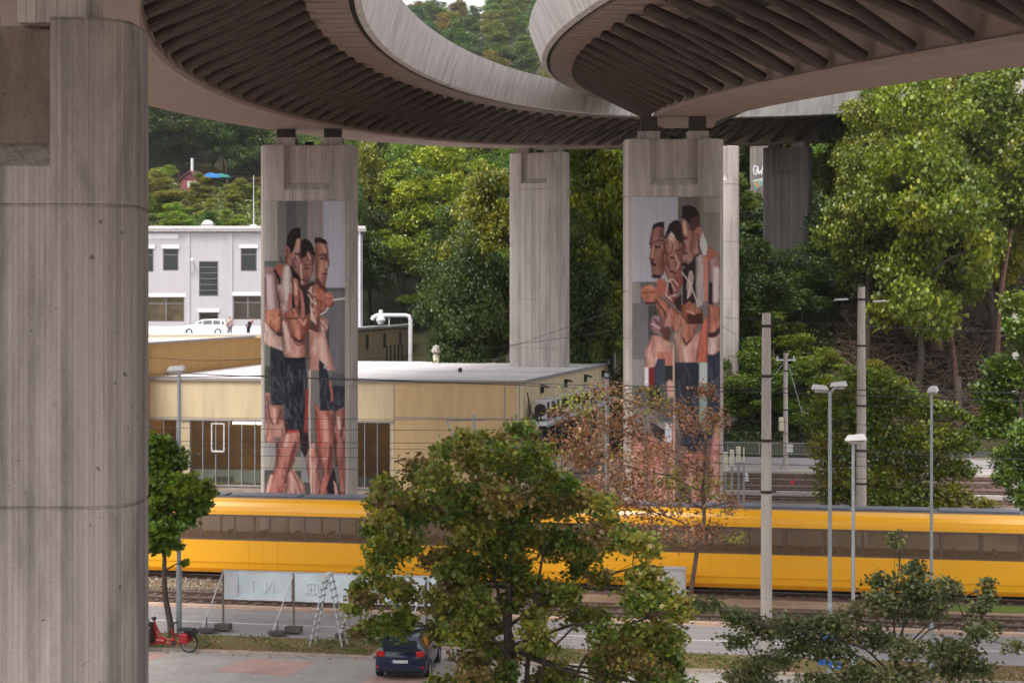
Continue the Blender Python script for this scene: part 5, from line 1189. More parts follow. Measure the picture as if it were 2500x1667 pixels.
# small bracket mast beside the hall front
t = thing('bracket_mast', 'small steel bracket mast with slanting arms in front of the hall panels', 'pole', (P(1168,0,90).x, 90, 0), -TH)
def r2(px, py, Z=90): return ((px-1168)/F*Z, 0, zpx(py, Z))
m = MB(); m.tube([(0,0,0), r2(1166,1150), r2(1155,1012)], .07, 8); m.build('post', M_steel, t); m = MB(); m.tube([r2(1088,1026), r2(1182,1025)], .04, 6); m.tube([r2(1088,1026), r2(1108,1075), r2(1150,1160)], .05, 6); m.build('arm', M_steel, t)
# ---- overhead wires
def wire(label, pts, r=.014, sag=.25, cat='wire', grp=None):
    a = []; 
    for i in range(len(pts)-1):
        p, q = Vector(pts[i]), Vector(pts[i+1])
        for k in range(12): f_ = k/12; a.append(p.lerp(q, f_)-Vector((0,0,sag*4*f_*(1-f_))))
    a.append(Vector(pts[-1])); m = MB(); m.tube(a, r, 5); o = m.build('overhead_wire', M_wire)
    return tag(o, label, cat, grp or 'overhead wires')
def wl(pl, Z0_, Z1_=None):
    Z1_ = Z1_ or Z0_; n = len(pl); return [P(px, py, Z0_+(Z1_-Z0_)*i/(n-1)) for i, (px, py) in enumerate(pl)]
wire('lower thick span wire running across both mural pillars at shorts height', wl([(250,921),(640,917),(872,928),(1276,935),(1560,942),(1880,947),(2700,962)], 86, 80), .022, .02)
wire('upper span wire running just above the lower one across the hall front', wl([(250,913),(440,910),(640,919),(872,924),(1276,940),(1560,951),(1880,957),(2700,985)], 84, 78), .02, .02)
for i, (v, z, lb) in enumerate(((73.9,5.6,'contact wire over the track nearest the road'),(73.9,6.9,'carrier wire over the track nearest the road'),(80.2,5.55,'contact wire above the yellow tram'),(80.2,7.0,'carrier wire above the yellow tram'),(84.6,5.6,'contact wire over the track behind the tram'),(84.6,7.2,'carrier wire over the track behind the tram'))):
    wire(lb, [uv2w(u, v, z) for u in (-90,-50,-10,30,80)], .012, .02 if z < 6 else .25)
wire('thin wire sloping down across the ochre wall to the left mural pillar', wl([(300,866),(480,880),(640,876)], 90), .015, .02)
wire('thin wire crossing the pillars at chest height', wl([(900,875),(1250,845),(1530,745),(1800,778),(2100,795),(2500,810)], 110), .014, .05)
wire('thin wire crossing the right mural pillar at waist height', wl([(1180,850),(1530,802),(1760,795),(1920,880)], 105, 135), .014, .05)
wire('thin wire from the tall pole towards the right edge', wl([(2103,990),(2300,985),(2520,983)], 93, 100), .014, .05)
wire('long thin wire just above the railing at right', wl([(1871,1075),(2103,1100),(2520,1120)], 66, 92), .012, .05)
# garden cabin, tarps on the slope
t = thing('garden_cabin', 'small dark red garden cabin with white windows and a pale flue on the slope', 'cabin', (P(464,0,340).x, 340, zpx(460,340)), R(-20))
m = MB(); m.box(-1.9,1.9,0,3,-2,1.9); m.build('wall', plain('dark_red_boards', (.20,.05,.05), .8), t)
m = MB(); m.prism([(-2.3,1.7),(0,3.3),(2.3,1.7),(2.3,1.5),(0,3.05),(-2.3,1.5)], -.3, 3.3, 'y'); m.prism([(-1.9,1.6),(1.9,1.6),(0,3.05)], 0, 2.9, 'y'); m.build('roof', plain('dark_red_roof', (.13,.03,.035), .8), t)
for x in (-.1, 1.0): m = MB(); m.box(x-.4,x+.4,-.08,.0,.2,1.3); m.build('window', M_white, t)
m = MB(); m.box(-.2,.2,.6,1.0,2.6,5.6); m.build('flue', M_white, t)
def tarp(label, px, py, Z, w, h, mt):
    t = MB(); n = 8
    vs = []
    for i in range(n+1):
        a = math.pi*i/n
        for y in (0, 1.2, 2.6): vs.append((-w/2*math.cos(a), y, h*math.sin(a)*(1+.15*math.sin(i*2.2+y))))
    fs = [(i*3+j, (i+1)*3+j, (i+1)*3+j+1, i*3+j+1) for i in range(n) for j in range(2)]+[tuple(i*3 for i in range(n+1)), tuple(i*3+2 for i in range(n, -1, -1))]
    t.add(vs, fs); o = t.build('tarpaulin', mt, loc=P(px, py, Z)); tag(o, label, 'tarpaulin')
tarp('blue tarpaulin hump on the garden slope near the red cabin', 516, 434, 345, 3.4, .9, plain('blue_tarp', (.03,.22,.55), .5))
tarp('teal tarpaulin hump right of the blue one on the garden slope', 540, 433, 346, 3.0, .7, plain('teal_tarp', (.04,.25,.22), .5))
# ================================================================ VEGETATION
def leaf_mesh(name, centres, sizes, cols, rng, shape='quad', up=.45, droop=0.0):
    """centres (n,3), sizes (n,), cols (n,3) -> mesh of small separate leaf faces"""
    n = len(centres)
    nrm = rng.standard_normal((n, 3)); nrm[:, 2] = np.abs(nrm[:, 2])+up; nrm /= np.linalg.norm(nrm, axis=1)[:, None]
    a = np.cross(nrm, rng.standard_normal((n, 3))); a /= np.linalg.norm(a, axis=1)[:, None]; b = np.cross(nrm, a)
    if shape == 'maple':
        o = np.array([(0,-.5),(.22,-.42),(.5,-.3),(.36,-.05),(.55,.2),(.25,.2),(0,.6),(-.25,.2),(-.55,.2),(-.36,-.05),(-.5,-.3),(-.22,-.42)])
    elif shape == 'clump':      # three overlapping lobes read as a spray of leaves
        o = np.array([(0,-.5),(.3,-.35),(.55,-.05),(.3,.08),(.35,.4),(.05,.28),(-.2,.55),(-.3,.15),(-.6,.1),(-.35,-.15),(-.4,-.42)])
    else: o = np.array([(0,-.5),(.34,-.05),(0,.55),(-.34,-.05)])
    k = len(o); v = centres[:, None, :]+(a[:, None, :]*o[None, :, :1]+b[:, None, :]*o[None, :, 1:2])*sizes[:, None, None]
    bendz = (np.abs(o[:, 0])**1.3)[None, :, None]*nrm[:, None, :]*sizes[:, None, None]*(.35)
    v = v-bendz
    me = bpy.data.meshes.new(name); me.vertices.add(n*k); me.vertices.foreach_set('co', v.astype(np.float32).ravel())
    me.loops.add(n*k); me.loops.foreach_set('vertex_index', np.arange(n*k, dtype=np.int32))
    me.polygons.add(n); me.polygons.foreach_set('loop_start', np.arange(0, n*k, k, dtype=np.int32))
    me.update(calc_edges=True)
    ca = me.color_attributes.new('Col', 'FLOAT_COLOR', 'CORNER'); rgba = np.ones((n, k, 4), np.float32); rgba[..., :3] = cols[:, None, :]
    ca.data.foreach_set('color', rgba.ravel()); me.materials.append(M_leaf); return me
def crown_points(blobs, nleaf, rng, cl=14, csize=.22, pal=((1,1,1),), pw=None, flat=.5):
    """blobs: (x,y,z,rx,ry,rz). leaves gather in many small sprays near the blob surface"""
    vol = np.array([b[3]*b[4]+b[4]*b[5]+b[3]*b[5] for b in blobs]); share = vol/vol.sum(); C = []; K = []
    pal = np.array(pal); 
    for b, s in zip(blobs, share):
        m = max(3, int(nleaf*s/cl)); d = rng.standard_normal((m, 3)); d /= np.linalg.norm(d, axis=1)[:, None]
        r = rng.uniform(.35, 1.0, m)**.55; c = d*r[:, None]*np.array(b[3:6])+np.array(b[:3])
        R_ = (b[3]+b[4]+b[5])/3; bi = rng.choice(len(pal), p=pw); 
        ci = np.where(rng.random(m) < .6, bi, rng.choice(len(pal), m, p=pw)); cc = pal[ci]*rng.uniform(.62, 1.4, (m, 1))
        p = rng.standard_normal((m, cl, 3))*np.array([1, 1, flat])*R_*csize+c[:, None, :]
        C.append(p.reshape(-1, 3)); K.append((np.repeat(cc[:, None, :], cl, 1)*rng.uniform(.85, 1.15, (m, cl, 1))).reshape(-1, 3))
    return np.concatenate(C), np.concatenate(K)
def limb_mesh(base, trunk_top, blobs, r0, rng, stems=1, twigs=4, wob=.06, split=.35):
    m = MB(); base = Vector(base); top = Vector(trunk_top); H = (top-base).length
    def wobble(a, b, n, w):
        pts = []; L_ = (b-a).length
        for i in range(n+1):
            f_ = i/n; q = a.lerp(b, f_)
            if 0 < i < n: q = q+Vector(rng.uniform(-1, 1, 3).tolist())*w*L_
            pts.append(q)
        return pts
    tr = wobble(base, top, 6, wob*.4); m.tube(tr, [r0*(1-.11*i) for i in range(7)], 9)
    def on_trunk(f_):
        x = f_*6; i = min(5, int(x)); return tr[i].lerp(tr[i+1], x-i)
    nodes = []      # (point, radius, height along the tree)
    for q in range(9):
        f_ = split+(.99-split)*q/8; nodes.append((on_trunk(f_), r0*(1-.66*f_)*.8))
    order = sorted(blobs, key=lambda b: (Vector(b[:3])-top).length*.6+(Vector(b[:3])-on_trunk(min(.95, max(split, (b[2]-base.z)/max(H, .1))))).length)
    # a few wide spread main limbs first, the rest grow from whatever branch is nearest
    far = sorted(blobs, key=lambda b: -(Vector(b[:3])-on_trunk(.7)).length)
    main = []
    for b in far:
        if all((Vector(b[:3])-Vector(a[:3])).length > H*.22 for a in main): main.append(b)
        if len(main) >= 8: break
    for b in main+[b for b in order if b not in main]:
        c = Vector(b[:3]); best = min(nodes, key=lambda nd: (nd[0]-c).length*(1.0+(.5 if nd[0].z > c.z+.3 else 0)))
        if b in main: best = min(nodes[:9], key=lambda nd: (nd[0]-c).length*(1+(1.2 if nd[0].z > c.z-.25*(c-on_trunk(.7)).length else 0)))
        s, rr = best[0], best[1]*(.62 if b in main else .6); rr = max(rr, .012)
        mid = s+Vector(((c.x-s.x)*.42, (c.y-s.y)*.42, (c.z-s.z)*.58)); L_ = (c-s).length
        if L_ < .05: continue
        p1 = wobble(s, mid, 2, wob); p2 = wobble(mid, c, 2, wob); pl = p1+p2[1:]; rs = [rr, rr*.86, rr*.72, rr*.58, rr*.42]
        m.tube(pl, rs, 6)
        for q in range(1, 5): nodes.append((pl[q], rs[q]))
        for q in range(1, 4): nodes.append((pl[q].lerp(pl[q+1], .5), rs[q]*.95))
        for _ in range(twigs):
            d = Vector(rng.standard_normal(3).tolist()).normalized(); d.z = abs(d.z)*.6
            e = c+Vector((d.x*b[3], d.y*b[4], d.z*b[5]))*.85; st = pl[int(rng.integers(2, 5))]
            m.tube(wobble(st, e, 2, wob), [rr*.3, rr*.2, rr*.08], 4, cap=False)
    return m
def mk_tree(name, label, cat, loc, blobs, top, r0, nleaf, lsize, pal, pw=None, seed=1, shape='quad', group=None, cl=14, csize=.22, twigs=4, bark=None, flat=.5, up=.45, color=(1,1,1,1), svar=.35, split=.35, wob=.06, leaf_blobs=None):
    rng = np.random.default_rng(seed); t = thing(name, label, cat, loc, 0, group)
    m = limb_mesh((0,0,-.3), top, blobs, r0, rng, twigs=twigs, split=split, wob=wob); m.build('trunk', bark or M_bark, t, smooth=True, fix=False)
    c, k = crown_points(leaf_blobs or blobs, nleaf, rng, cl, csize, pal, pw, flat)
    me = leaf_mesh('crown', c, lsize*rng.uniform(1-svar, 1+svar, len(c)), k, rng, shape, up)
    o = link(bpy.data.objects.new('crown', me)); o.parent = t; o.color = color; return t
# --- prototypes for the wooded hillside (height 1 scaled by 16 m)
def proto(seed, kind):
    rng = np.random.default_rng(seed); H = 16.0; bl = []
    if kind == 'round': n, R_, zc = 20, 4.6, 9.6
    elif kind == 'tall': n, R_, zc = 22, 3.4, 9.8
    elif kind == 'dense': n, R_, zc = 26, 5.0, 9.2
    elif kind == 'bush': n, R_, zc = 14, 5.4, 6.5
    else: n, R_, zc = 16, 3.9, 10.2
    n = int(n*1.9)
    for i in range(n):
        d = rng.standard_normal(3); d /= np.linalg.norm(d); hv = 5.6 if kind != 'bush' else 5.2
        f_ = rng.uniform(.35, 1.06); z = zc+d[2]*hv*f_; sh = 1-.35*max(0, (z-zc)/hv)
        r = rng.uniform(.75, 1.6)*(1.15 if kind == 'dense' else 1); bl.append((d[0]*R_*f_*sh, d[1]*R_*f_*sh, z, r, r, r*.72))
    G = [(.085,.125,.022),(.062,.10,.02),(.12,.15,.028),(.048,.082,.02)]
    nl = {'dense': 30000, 'bush': 20000}.get(kind, 27000)
    t = mk_tree('broadleaf_tree', 'tree', 'tree', (0,0,0), bl, (0,0,zc+1), .28, nl, .21, G, [.35,.3,.2,.15], seed, 'clump', cl=9, csize=.26, twigs=1, flat=.45)
    return t
PROTO = {}
def get_proto(kind, i):
    if (kind, i) not in PROTO: PROTO[(kind, i)] = [proto(100+hash_(kind)+i*7, kind), False]
    return PROTO[(kind, i)]
def hash_(s): return sum(ord(c)*(i+3) for i, c in enumerate(s)) % 97
def put_tree(kind, i, x, y, z, h, w, tint, label, group=None, rz=None, rng_=random, name='broadleaf_tree'):
    e = get_proto(kind, i)
    if not e[1]: t = e[0]; e[1] = True
    else: t = copy_tree(e[0])
    t.location = (x, y, z); t.scale = (w/9.2, w/9.2, h/16.0); t.rotation_euler = (0, 0, rng_.uniform(0, 6.28) if rz is None else rz)
    t['label'] = label
    if group: t['group'] = group
    elif 'group' in t: del t['group']
    for ch in t.children:
        if ch.name.startswith('crown'): ch.color = tuple(tint)+(1,)
    return t
rd = random.Random(11)
TINT = dict(bright=(2.75,2.1,.8), olive=(2.1,1.45,.8), green=(1.65,1.5,.75), dark=(.72,.78,.7), mid=(1.3,1.3,.75), yellow=(2.7,2.0,.8), rust=(2.1,1.05,.8), teal=(.6,.85,1.3), fresh=(2.0,1.7,.75), gold=(3.4,2.0,.7))
def jit(c, a=.14): return tuple(x*rd.uniform(1-a, 1+a) for x in TINT[c])
# specific trees: px, top row, width px, distance, tint, kind, label
SPEC = [
 (905,345,190,232,'olive','round','olive and rusty tinted tree directly right of the left mural pillar'),
 (880,470,150,228,'dark','dense','dark green tree low beside the left mural pillar'),
 (1085,352,270,229,'bright','round','brightest yellow green broad tree between the left mural pillar and the plain pillar'),
 (985,410,170,230,'bright','tall','yellow green tree on the left flank of the brightest broad tree'),
 (1190,430,150,177,'olive','tall','olive tree just left of the plain middle pillar'),
 (1070,655,150,229,'mid','bush','mid green bushy tree above the white exhaust pipe'),
 (1140,585,210,160,'dark','dense','dark spreading tree under the brightest broad tree, left of the plain pillar'),
 (1215,600,150,163,'green','round','green tree whose right side touches the plain middle pillar'),
 (1430,352,170,166,'green','tall','green tree right of the plain middle pillar, reaching the viaduct'),
 (1490,405,150,162,'bright','tall','light green tree against the left edge of the right mural pillar'),
 (1395,560,140,158,'dark','dense','dark green tree low right of the plain middle pillar'),
 (1480,640,150,157,'green','bush','green bushy tree behind the steel mast beside the right mural pillar'),
 (2240,185,270,156,'fresh','round','big bright yellow green tree towering at right in front of the slope'),
 (2120,340,210,161,'green','round','blue green tree leaning out left of the big bright tree'),
 (2320,360,190,162,'olive','tall','olive tree on the right flank of the big bright tree'),
 (2450,205,270,178,'olive','round','olive brown tree filling the upper right corner'),
 (2480,420,160,166,'gold','tall','golden orange leaved tree at the right edge above the bare trunk'),
 (2085,240,110,176,'olive','tall','rusty olive tree where the viaduct disappears at right'),
 (2075,470,200,172,'dark','dense','dark tree in front of the shaded pillar foot'),
 (1960,610,180,166,'dark','dense','dark tree at the foot of the shaded pillar'),
 (1850,590,190,163,'dark','round','dark green tree just right of the half hidden pillar'),
 (1800,560,70,200,'mid','tall','narrow green tree seen between the half hidden pillar and the graffiti pillar'),
 (2140,560,200,176,'dark','dense','very dark tree behind the trunk of the big bright tree'),
 (2400,520,220,184,'dark','dense','dark tree in the shade right of the big bright tree'),
 (1840,790,210,157,'mid','bush','mid green bush behind the thick pale pole'),
 (1945,815,200,156,'mid','bush','feathery green bush behind the slim crossarm mast'),
 (1770,850,130,157,'mid','bush','green bush right beside the foot of the half hidden pillar'),
 (2150,845,120,159,'olive','bush','small olive bush below the brushwood pile'),
 (2490,830,200,157,'mid','bush','grey green bush at the right edge above the railing'),
 (1816,385,70,205,'mid','bush','green tree filling the gap between the half hidden pillar and the graffiti pillar'),
 (1850,372,110,228,'dark','bush','dark tree directly behind the graffiti pillar'),
 (1860,535,120,198,'dark','bush','dark bush hiding the foot of the graffiti pillar'),
 (2120,235,110,167,'olive','round','olive tree top meeting the viaduct edge left of the big bright tree'),
 (2150,190,180,172,'green','tall','green tree behind the left shoulder of the big bright tree'),
 (1890,735,190,161,'green','bush','taller green shrub rising behind the slim crossarm mast'),
 (2010,800,170,158,'green','bush','light green shrub left of the tall pale pole foot'),
 (2330,150,230,168,'olive','round','olive green tree rising behind the right shoulder of the big bright tree'),
 (2415,130,200,163,'green','tall','tall green tree between the big bright tree and the corner tree'),
 (2400,985,120,156,'olive','bush','low olive bush right of the yellow green tree'),
]
PRK = {'round': 2, 'tall': 2, 'dense': 2, 'bush': 2}
for i, (px, py, wp, Z, tn, kd, lb) in enumerate(SPEC):
    x = (px-CX)/F*Z; z0 = float(tz(x, Z))-.3; zt = zpx(py, Z); h = (zt-z0)*1.07; w = wp/F*Z
    if kd != 'bush': w = max(w, h*(.34 if kd == 'tall' else .38))
    if kd == 'round' or kd == 'tall': h *= 1.0
    put_tree(kd, i % PRK[kd], x, Z, z0, h*1.03, w*(1.0 if kd != 'tall' else 1.25), jit(tn, .08), lb, rng_=rd)
# the wooded slopes
def fill(Z0_, Z1_, dz, px0, px1, dx, hts, kinds, tints, label, group, avoid=(), jf=.35):
    Z = Z0_; row = 0; n = 0
    while Z < Z1_:
        x0 = (px0-CX)/F*Z; x1 = (px1-CX)/F*Z; x = x0+(row % 2)*dx/2+rd.uniform(-1, 1)
        while x < x1:
            X = x+rd.uniform(-jf, jf)*dx; Y = Z+rd.uniform(-jf, jf)*dz; h = rd.uniform(*hts)
            near = False
            for v, hw in ((V1, 9.5),):
                i = int(np.argmin((v.X-X)**2+(v.Y-Y)**2)); dd_ = math.hypot(v.X[i]-X, v.Y[i]-Y)
                if dd_ < hw+3 and tz(X, Y)+h > v.H[i]-1: h = max(4, v.H[i]-1-float(tz(X, Y))); near = dd_ < 13 and h < 6
            ok = all(math.hypot(X-a, Y-b) > r for a, b, r in avoid) and not near
            qx = CX+F*X/Y
            if Y < 222 and 1790 < qx < 1995: ok = False
            if Y < 227 and qx < 1125: ok = False
            if ok:
                kd = rd.choice(kinds); put_tree(kd, rd.randrange(PRK[kd]), X, Y, float(tz(X, Y))-.4, h, h*rd.uniform(.55, .75)*(1.3 if kd == 'bush' else 1), jit(rd.choice(tints)), label, group, rng_=rd); n += 1
            x += dx
        Z += dz; row += 1
    return n
AV = [(t5.location.x, t5.location.y, 4.5), (t6.location.x, t6.location.y, 5), (t4.location.x, t4.location.y, 4), (17, 150, 8), (36, 168, 5)]
n1 = fill(186, 262, 13, 850, 1570, 9, (15, 20), ['round','tall','dense'], ['green','mid','dark','olive','bright'], 'tree of the green wood rising behind the hall and the middle pillar', 'trees of the wood behind the middle pillar', AV)
n2 = fill(182, 300, 13, 1690, 2540, 9, (15, 20), ['round','tall','dense'], ['green','mid','dark','dark','olive'], 'tree of the shady wood on the right hand slope', 'trees of the wood on the right slope', AV)
n8 = fill(223, 262, 8, 1790, 2010, 5.5, (4.5,7), ['bush'], ['mid','dark','green'], 'low green bush on the slope behind the graffiti pillar', 'bushes behind the graffiti pillar')
n7 = fill(275, 420, 24, 850, 1570, 13, (15, 19), ['round','dense'], ['green','mid','dark','olive'], 'tree of the wood higher up the slope behind the middle pillar', 'trees of the upper wood behind the middle pillar')
n3 = fill(362, 470, 11, 325, 720, 8.5, (15, 21), ['dense','round'], ['dark','dark','dark','mid','teal'], 'dark tree of the wood high behind the gardens at upper left', 'dark trees above the gardens')
n4 = fill(420, 640, 20, 985, 1345, 11, (14, 18), ['round','dense','tall'], ['mid','green','teal','olive','dark','mid','rust'], 'tree on the far hilltop seen between the two viaducts', 'trees on the far hill between the viaducts')
n5 = fill(262, 350, 12, 330, 690, 8, (4.5, 8.5), ['bush','bush','round'], ['yellow','bright','green','olive','bright','mid'], 'yellow green garden bush on the slope above the office block', 'bushes of the garden slope', [(P(464,0,340).x, 338, 9), (P(528,0,345).x, 344, 8)])
n6 = fill(168, 184, 7, 1990, 2540, 6, (2.5, 5), ['bush'], ['dark','mid','olive'], 'low dark undergrowth bush on the right hand slope', 'low bushes on the right slope')
for px, py, wp, Z, tn, lb in ((385,385,150,300,'olive','large grey olive willow shaped tree at upper left beside the huge pillar'),(372,383,60,306,'gold','yellow tipped tree top peeking above the grey olive willow'),(375,520,110,262,'gold','golden orange bush just above the office roof at left'),
    (507,400,60,362,'rust','brown leafless looking tree in the dark wood above the red cabin'),(640,425,90,340,'rust','reddish brown bush at the top of the garden slope near the left mural pillar')):
    x = (px-CX)/F*Z; z0 = float(tz(x, Z))-.3; h = zpx(py, Z)-z0; put_tree('bush' if tn in ('olive','gold') else 'round', 0, x, Z, z0, max(h, 3.5), wp/F*Z, jit(tn), lb, rng_=rd)
print('TREES', n8, n7, n1, n2, n3, n4, n5, n6)
# ground cover on the slopes
def cover(name, label, px0, px1, Z0_, Z1_, n, size, pal, seed, hmax=.6):
    rng = np.random.default_rng(seed); Z = rng.uniform(Z0_, Z1_, n); X = (rng.uniform(px0, px1, n)-CX)/F*Z
    z = tz(X, Z)+rng.uniform(0, hmax, n); c = np.stack([X, Z, z], -1); k = np.array(pal)[rng.integers(0, len(pal), n)]*rng.uniform(.6, 1.3, (n, 1))
    me = leaf_mesh(name, c, size*rng.uniform(.6, 1.4, n), k, rng, 'clump', .3); o = link(bpy.data.objects.new(name, me)); tag(o, label, 'undergrowth', kind='stuff')
cover('undergrowth', 'leafy undergrowth covering the right hand slope between the trees', 1690, 2030, 154, 185, 20000, .24, ((.06,.10,.02),(.09,.13,.03),(.05,.07,.015)), 5)
cover('leaf_litter', 'dark brown leaf litter and twigs on the right hand slope', 2030, 2540, 154, 185, 16000, .22, ((.09,.055,.035),(.13,.08,.05),(.05,.05,.02)), 15, .3)
cover('undergrowth', 'grass and herbs covering the garden slope above the office block', 320, 700, 228, 372, 22000, .5, ((.16,.18,.04),(.12,.15,.03),(.20,.18,.06),(.08,.11,.03)), 6)
cover('undergrowth', 'leafy undergrowth at the foot of the wood behind the hall', 850, 1570, 163, 190, 14000, .35, ((.05,.08,.02),(.08,.10,.025)), 7)
cover('undergrowth', 'leafy undergrowth on the slope around the graffiti pillar', 1780, 2020, 183, 265, 14000, .45, ((.05,.08,.02),(.08,.10,.025),(.035,.05,.015)), 8)
# brushwood pile
rng = np.random.default_rng(3); bp_ = thing('brushwood_pile', 'large heap of bare brown branches on the slope under the big bright tree', 'brushwood', (P(2250,0,158).x, 158, float(tz(P(2250,0,158).x,158))))
m = MB()
for i in range(900):
    px = rng.uniform(2060, 2440); Z = rng.uniform(155, 169); x = (px-CX)/F*Z; z = float(tz(x, Z)); env = max(.1, 1-((px-2270)/210)**2)
    p = Vector((x, Z, z+rng.uniform(-.1, 2.9)*env))-bp_.location; d = Vector((rng.standard_normal()*1.2, rng.standard_normal()*.5, abs(rng.standard_normal())*.5)).normalized()*rng.uniform(1.2, 4.0)
    q = p+d; mid = p.lerp(q, .5)+Vector(rng.uniform(-.35, .35, 3).tolist()); r = rng.uniform(.015, .055); m.tube([p, mid, q], [r, r*.7, r*.3], 4, cap=False)
m.build('branches', plain('dry_branch', (.19,.115,.09), .95, var=.4), bp_, fix=False)
m = MB()
def gsl(px, py):
    for Z in np.arange(149, 190, .1):
        if float(tz((px-CX)/F*Z, Z)) >= zpx(py, Z): return P(px, py, Z)
    return P(px, py, 165)
for a, b in (((2180,805),(2250,800)),((2190,799),(2240,810)),((2205,812),(2262,798)),((2165,810),(2215,796))): m.tube([gsl(*a)-bp_.location+Vector((0,0,.12)), gsl(*b)-bp_.location+Vector((0,0,.12))], .14, 8)
m.build('cut_logs', plain('cut_log', (.20,.11,.075), .9, var=.3), bp_)
# bare lower trunks on the slope
for i, (pts, r, Z, mt, lb) in enumerate((
    ([(2268,700),(2272,760),(2278,812)], .32, 162, M_bark_red, 'thin red brown trunk, left of the pair under the big bright tree'),
    ([(2292,690),(2290,750),(2288,812)], .52, 161, M_bark_red, 'thicker red brown trunk of the pair under the big bright tree'),
    ([(2300,690),(2312,760),(2325,840),(2330,880),(2345,1000)], .26, 158, M_bark_red, 'crooked pale trunk curving down right of the paired trunks'),
    ([(2470,560),(2455,640),(2440,740),(2432,850)], .28, 162, M_bark_red, 'reddish ivy clad trunk near the right edge'),
    ([(2368,470),(2372,560),(2374,640)], .16, 168, M_bark, 'slender grey trunk between the big bright tree and the right edge'),
    ([(2340,920),(2342,1030)], .3, 150, M_bark, 'dark trunk low on the slope behind the yellow green tree'))):
    w = [P(x, y, Z) for x, y in pts][::-1]; b = w[0].copy(); w[0] = w[0]-Vector((0,0,1.5)); m = MB(); m.tube([p-b for p in w], [r*(1-.12*k) for k in range(len(w))], 10); o = m.build('bare_trunk', mt, loc=b, smooth=True); tag(o, lb, 'tree trunk')

# --- individually shaped trees
def px_blobs(lst, Z, base, dzr=1.0, seed=1, depth=.8):
    rg = np.random.default_rng(seed); out = []
    for b in lst:
        px, py, r = b[:3]; ry = b[3] if len(b) > 3 else r
        dz = rg.uniform(-1, 1)*dzr if len(b) < 5 else b[4]; p = P(px, py, Z)+Vector((0, dz, 0))-Vector(base); k = Z/F
        out.append((p.x, p.y, p.z, r*k, (r+ry)/2*k*depth, ry*k))
    return out
# big maple in front
Zm = 50.0; bm_ = (P(1262,0,Zm).x, Zm, 0)
BL = [(930,1215,48,40),(918,1300,45,38),(950,1330,45,32),(1200,1072,52,48),(1262,1070,48,42),(1130,1115,55,50),(1085,1108,38,36),(1300,1120,60,45),(1180,1150,80,55),(1050,1165,55,50),(1240,1170,75,50),(985,1205,50,42),(1100,1215,80,50),(1310,1190,65,48),(1390,1195,48,40),(1210,1240,85,55),(960,1270,52,45),(1030,1275,70,45),(1350,1255,75,50),(1440,1240,50,40),
      (1130,1300,75,45),(990,1330,55,42),(1250,1310,75,50),(1460,1310,70,45),(1550,1345,60,42),(1390,1340,70,45),(1070,1360,60,40),(1170,1375,65,42),(1600,1390,45,40),(1530,1410,80,45),(1440,1400,65,42),(1620,1460,52,45),(1640,1530,45,40),(1560,1490,70,42),
      (930,1430,50,38),(885,1445,35,28),(990,1480,65,45),(905,1520,45,34),(1060,1470,60,45),(1290,1400,60,42),(1370,1460,60,40),(960,1520,50,28),(1085,1530,50,32),(1150,1480,55,45),(1130,1610,55,42),
      (1560,1570,85,50),(1480,1600,70,45),(1620,1610,60,45),(1560,1650,85,40),(1470,1660,50,35),(1200,1560,45,35),(1060,1690,70,40),(1330,1560,50,35),(1440,1530,55,38),(1180,1660,50,35),(1240,1450,50,35),(1120,1430,60,40),(1180,1525,50,38),(1090,1500,45,35),(1330,1500,50,35),(1150,1440,50,35),(1650,1680,50,40),(1205,1640,45,35),(1330,1640,50,36),(1265,1610,40,30),(1400,1680,50,36),(1250,1690,60,36)]
rgm = np.random.default_rng(77); BL2 = []
for b in BL:      # break every mass into three or four ragged lobes
    for _ in range(3):
        a = rgm.uniform(0, 6.28); BL2.append((b[0]+math.cos(a)*b[2]*.55, b[1]+math.sin(a)*b[3]*.6, b[2]*rgm.uniform(.45,.75), b[3]*rgm.uniform(.4,.65)))
BL2 = px_blobs(BL2, Zm, bm_, 2.2, 5, .9); BL = px_blobs(BL, Zm, bm_, 2.0, 5, .9)
PALM = [(.19,.225,.03),(.12,.17,.024),(.30,.27,.05),(.29,.20,.07),(.21,.13,.06),(.11,.19,.03)]
mk_tree('maple_tree', 'big dark green and bronze maple in the foreground, hiding most of the parked car', 'tree', bm_, BL, (P(1225,1180,Zm)-Vector(bm_)), .16, 56000, .12, PALM, [.27,.2,.23,.14,.06,.10], 21, 'maple', leaf_blobs=BL2, cl=7, csize=.46, twigs=2, flat=.7, up=.35, split=.42)
for i, (pts, r) in enumerate((([(1268,1680),(1250,1560),(1230,1500),(1200,1380)],.10),([(1290,1680),(1292,1560),(1310,1450),(1330,1320)],.08),([(1255,1680),(1240,1600),(1190,1540),(1120,1480)],.06),([(1390,1690),(1430,1600),(1500,1560)],.05),([(1300,1690),(1330,1600),(1400,1530)],.045))):
    mt_ = [o for o in S.objects if o.name.startswith('maple_tree')][0]; w = [P(x, y, Zm-.3*i)-mt_.location for x, y in pts]; w[0] = Vector((w[0].x*.4, w[0].y, .2)) if i != 3 else Vector((w[0].x*.7, w[0].y, 1.5)); m = MB(); m.tube(w, [r, r*.8, r*.6, r*.3][:len(w)], 8); m.build('limb', M_bark, mt_, smooth=True)
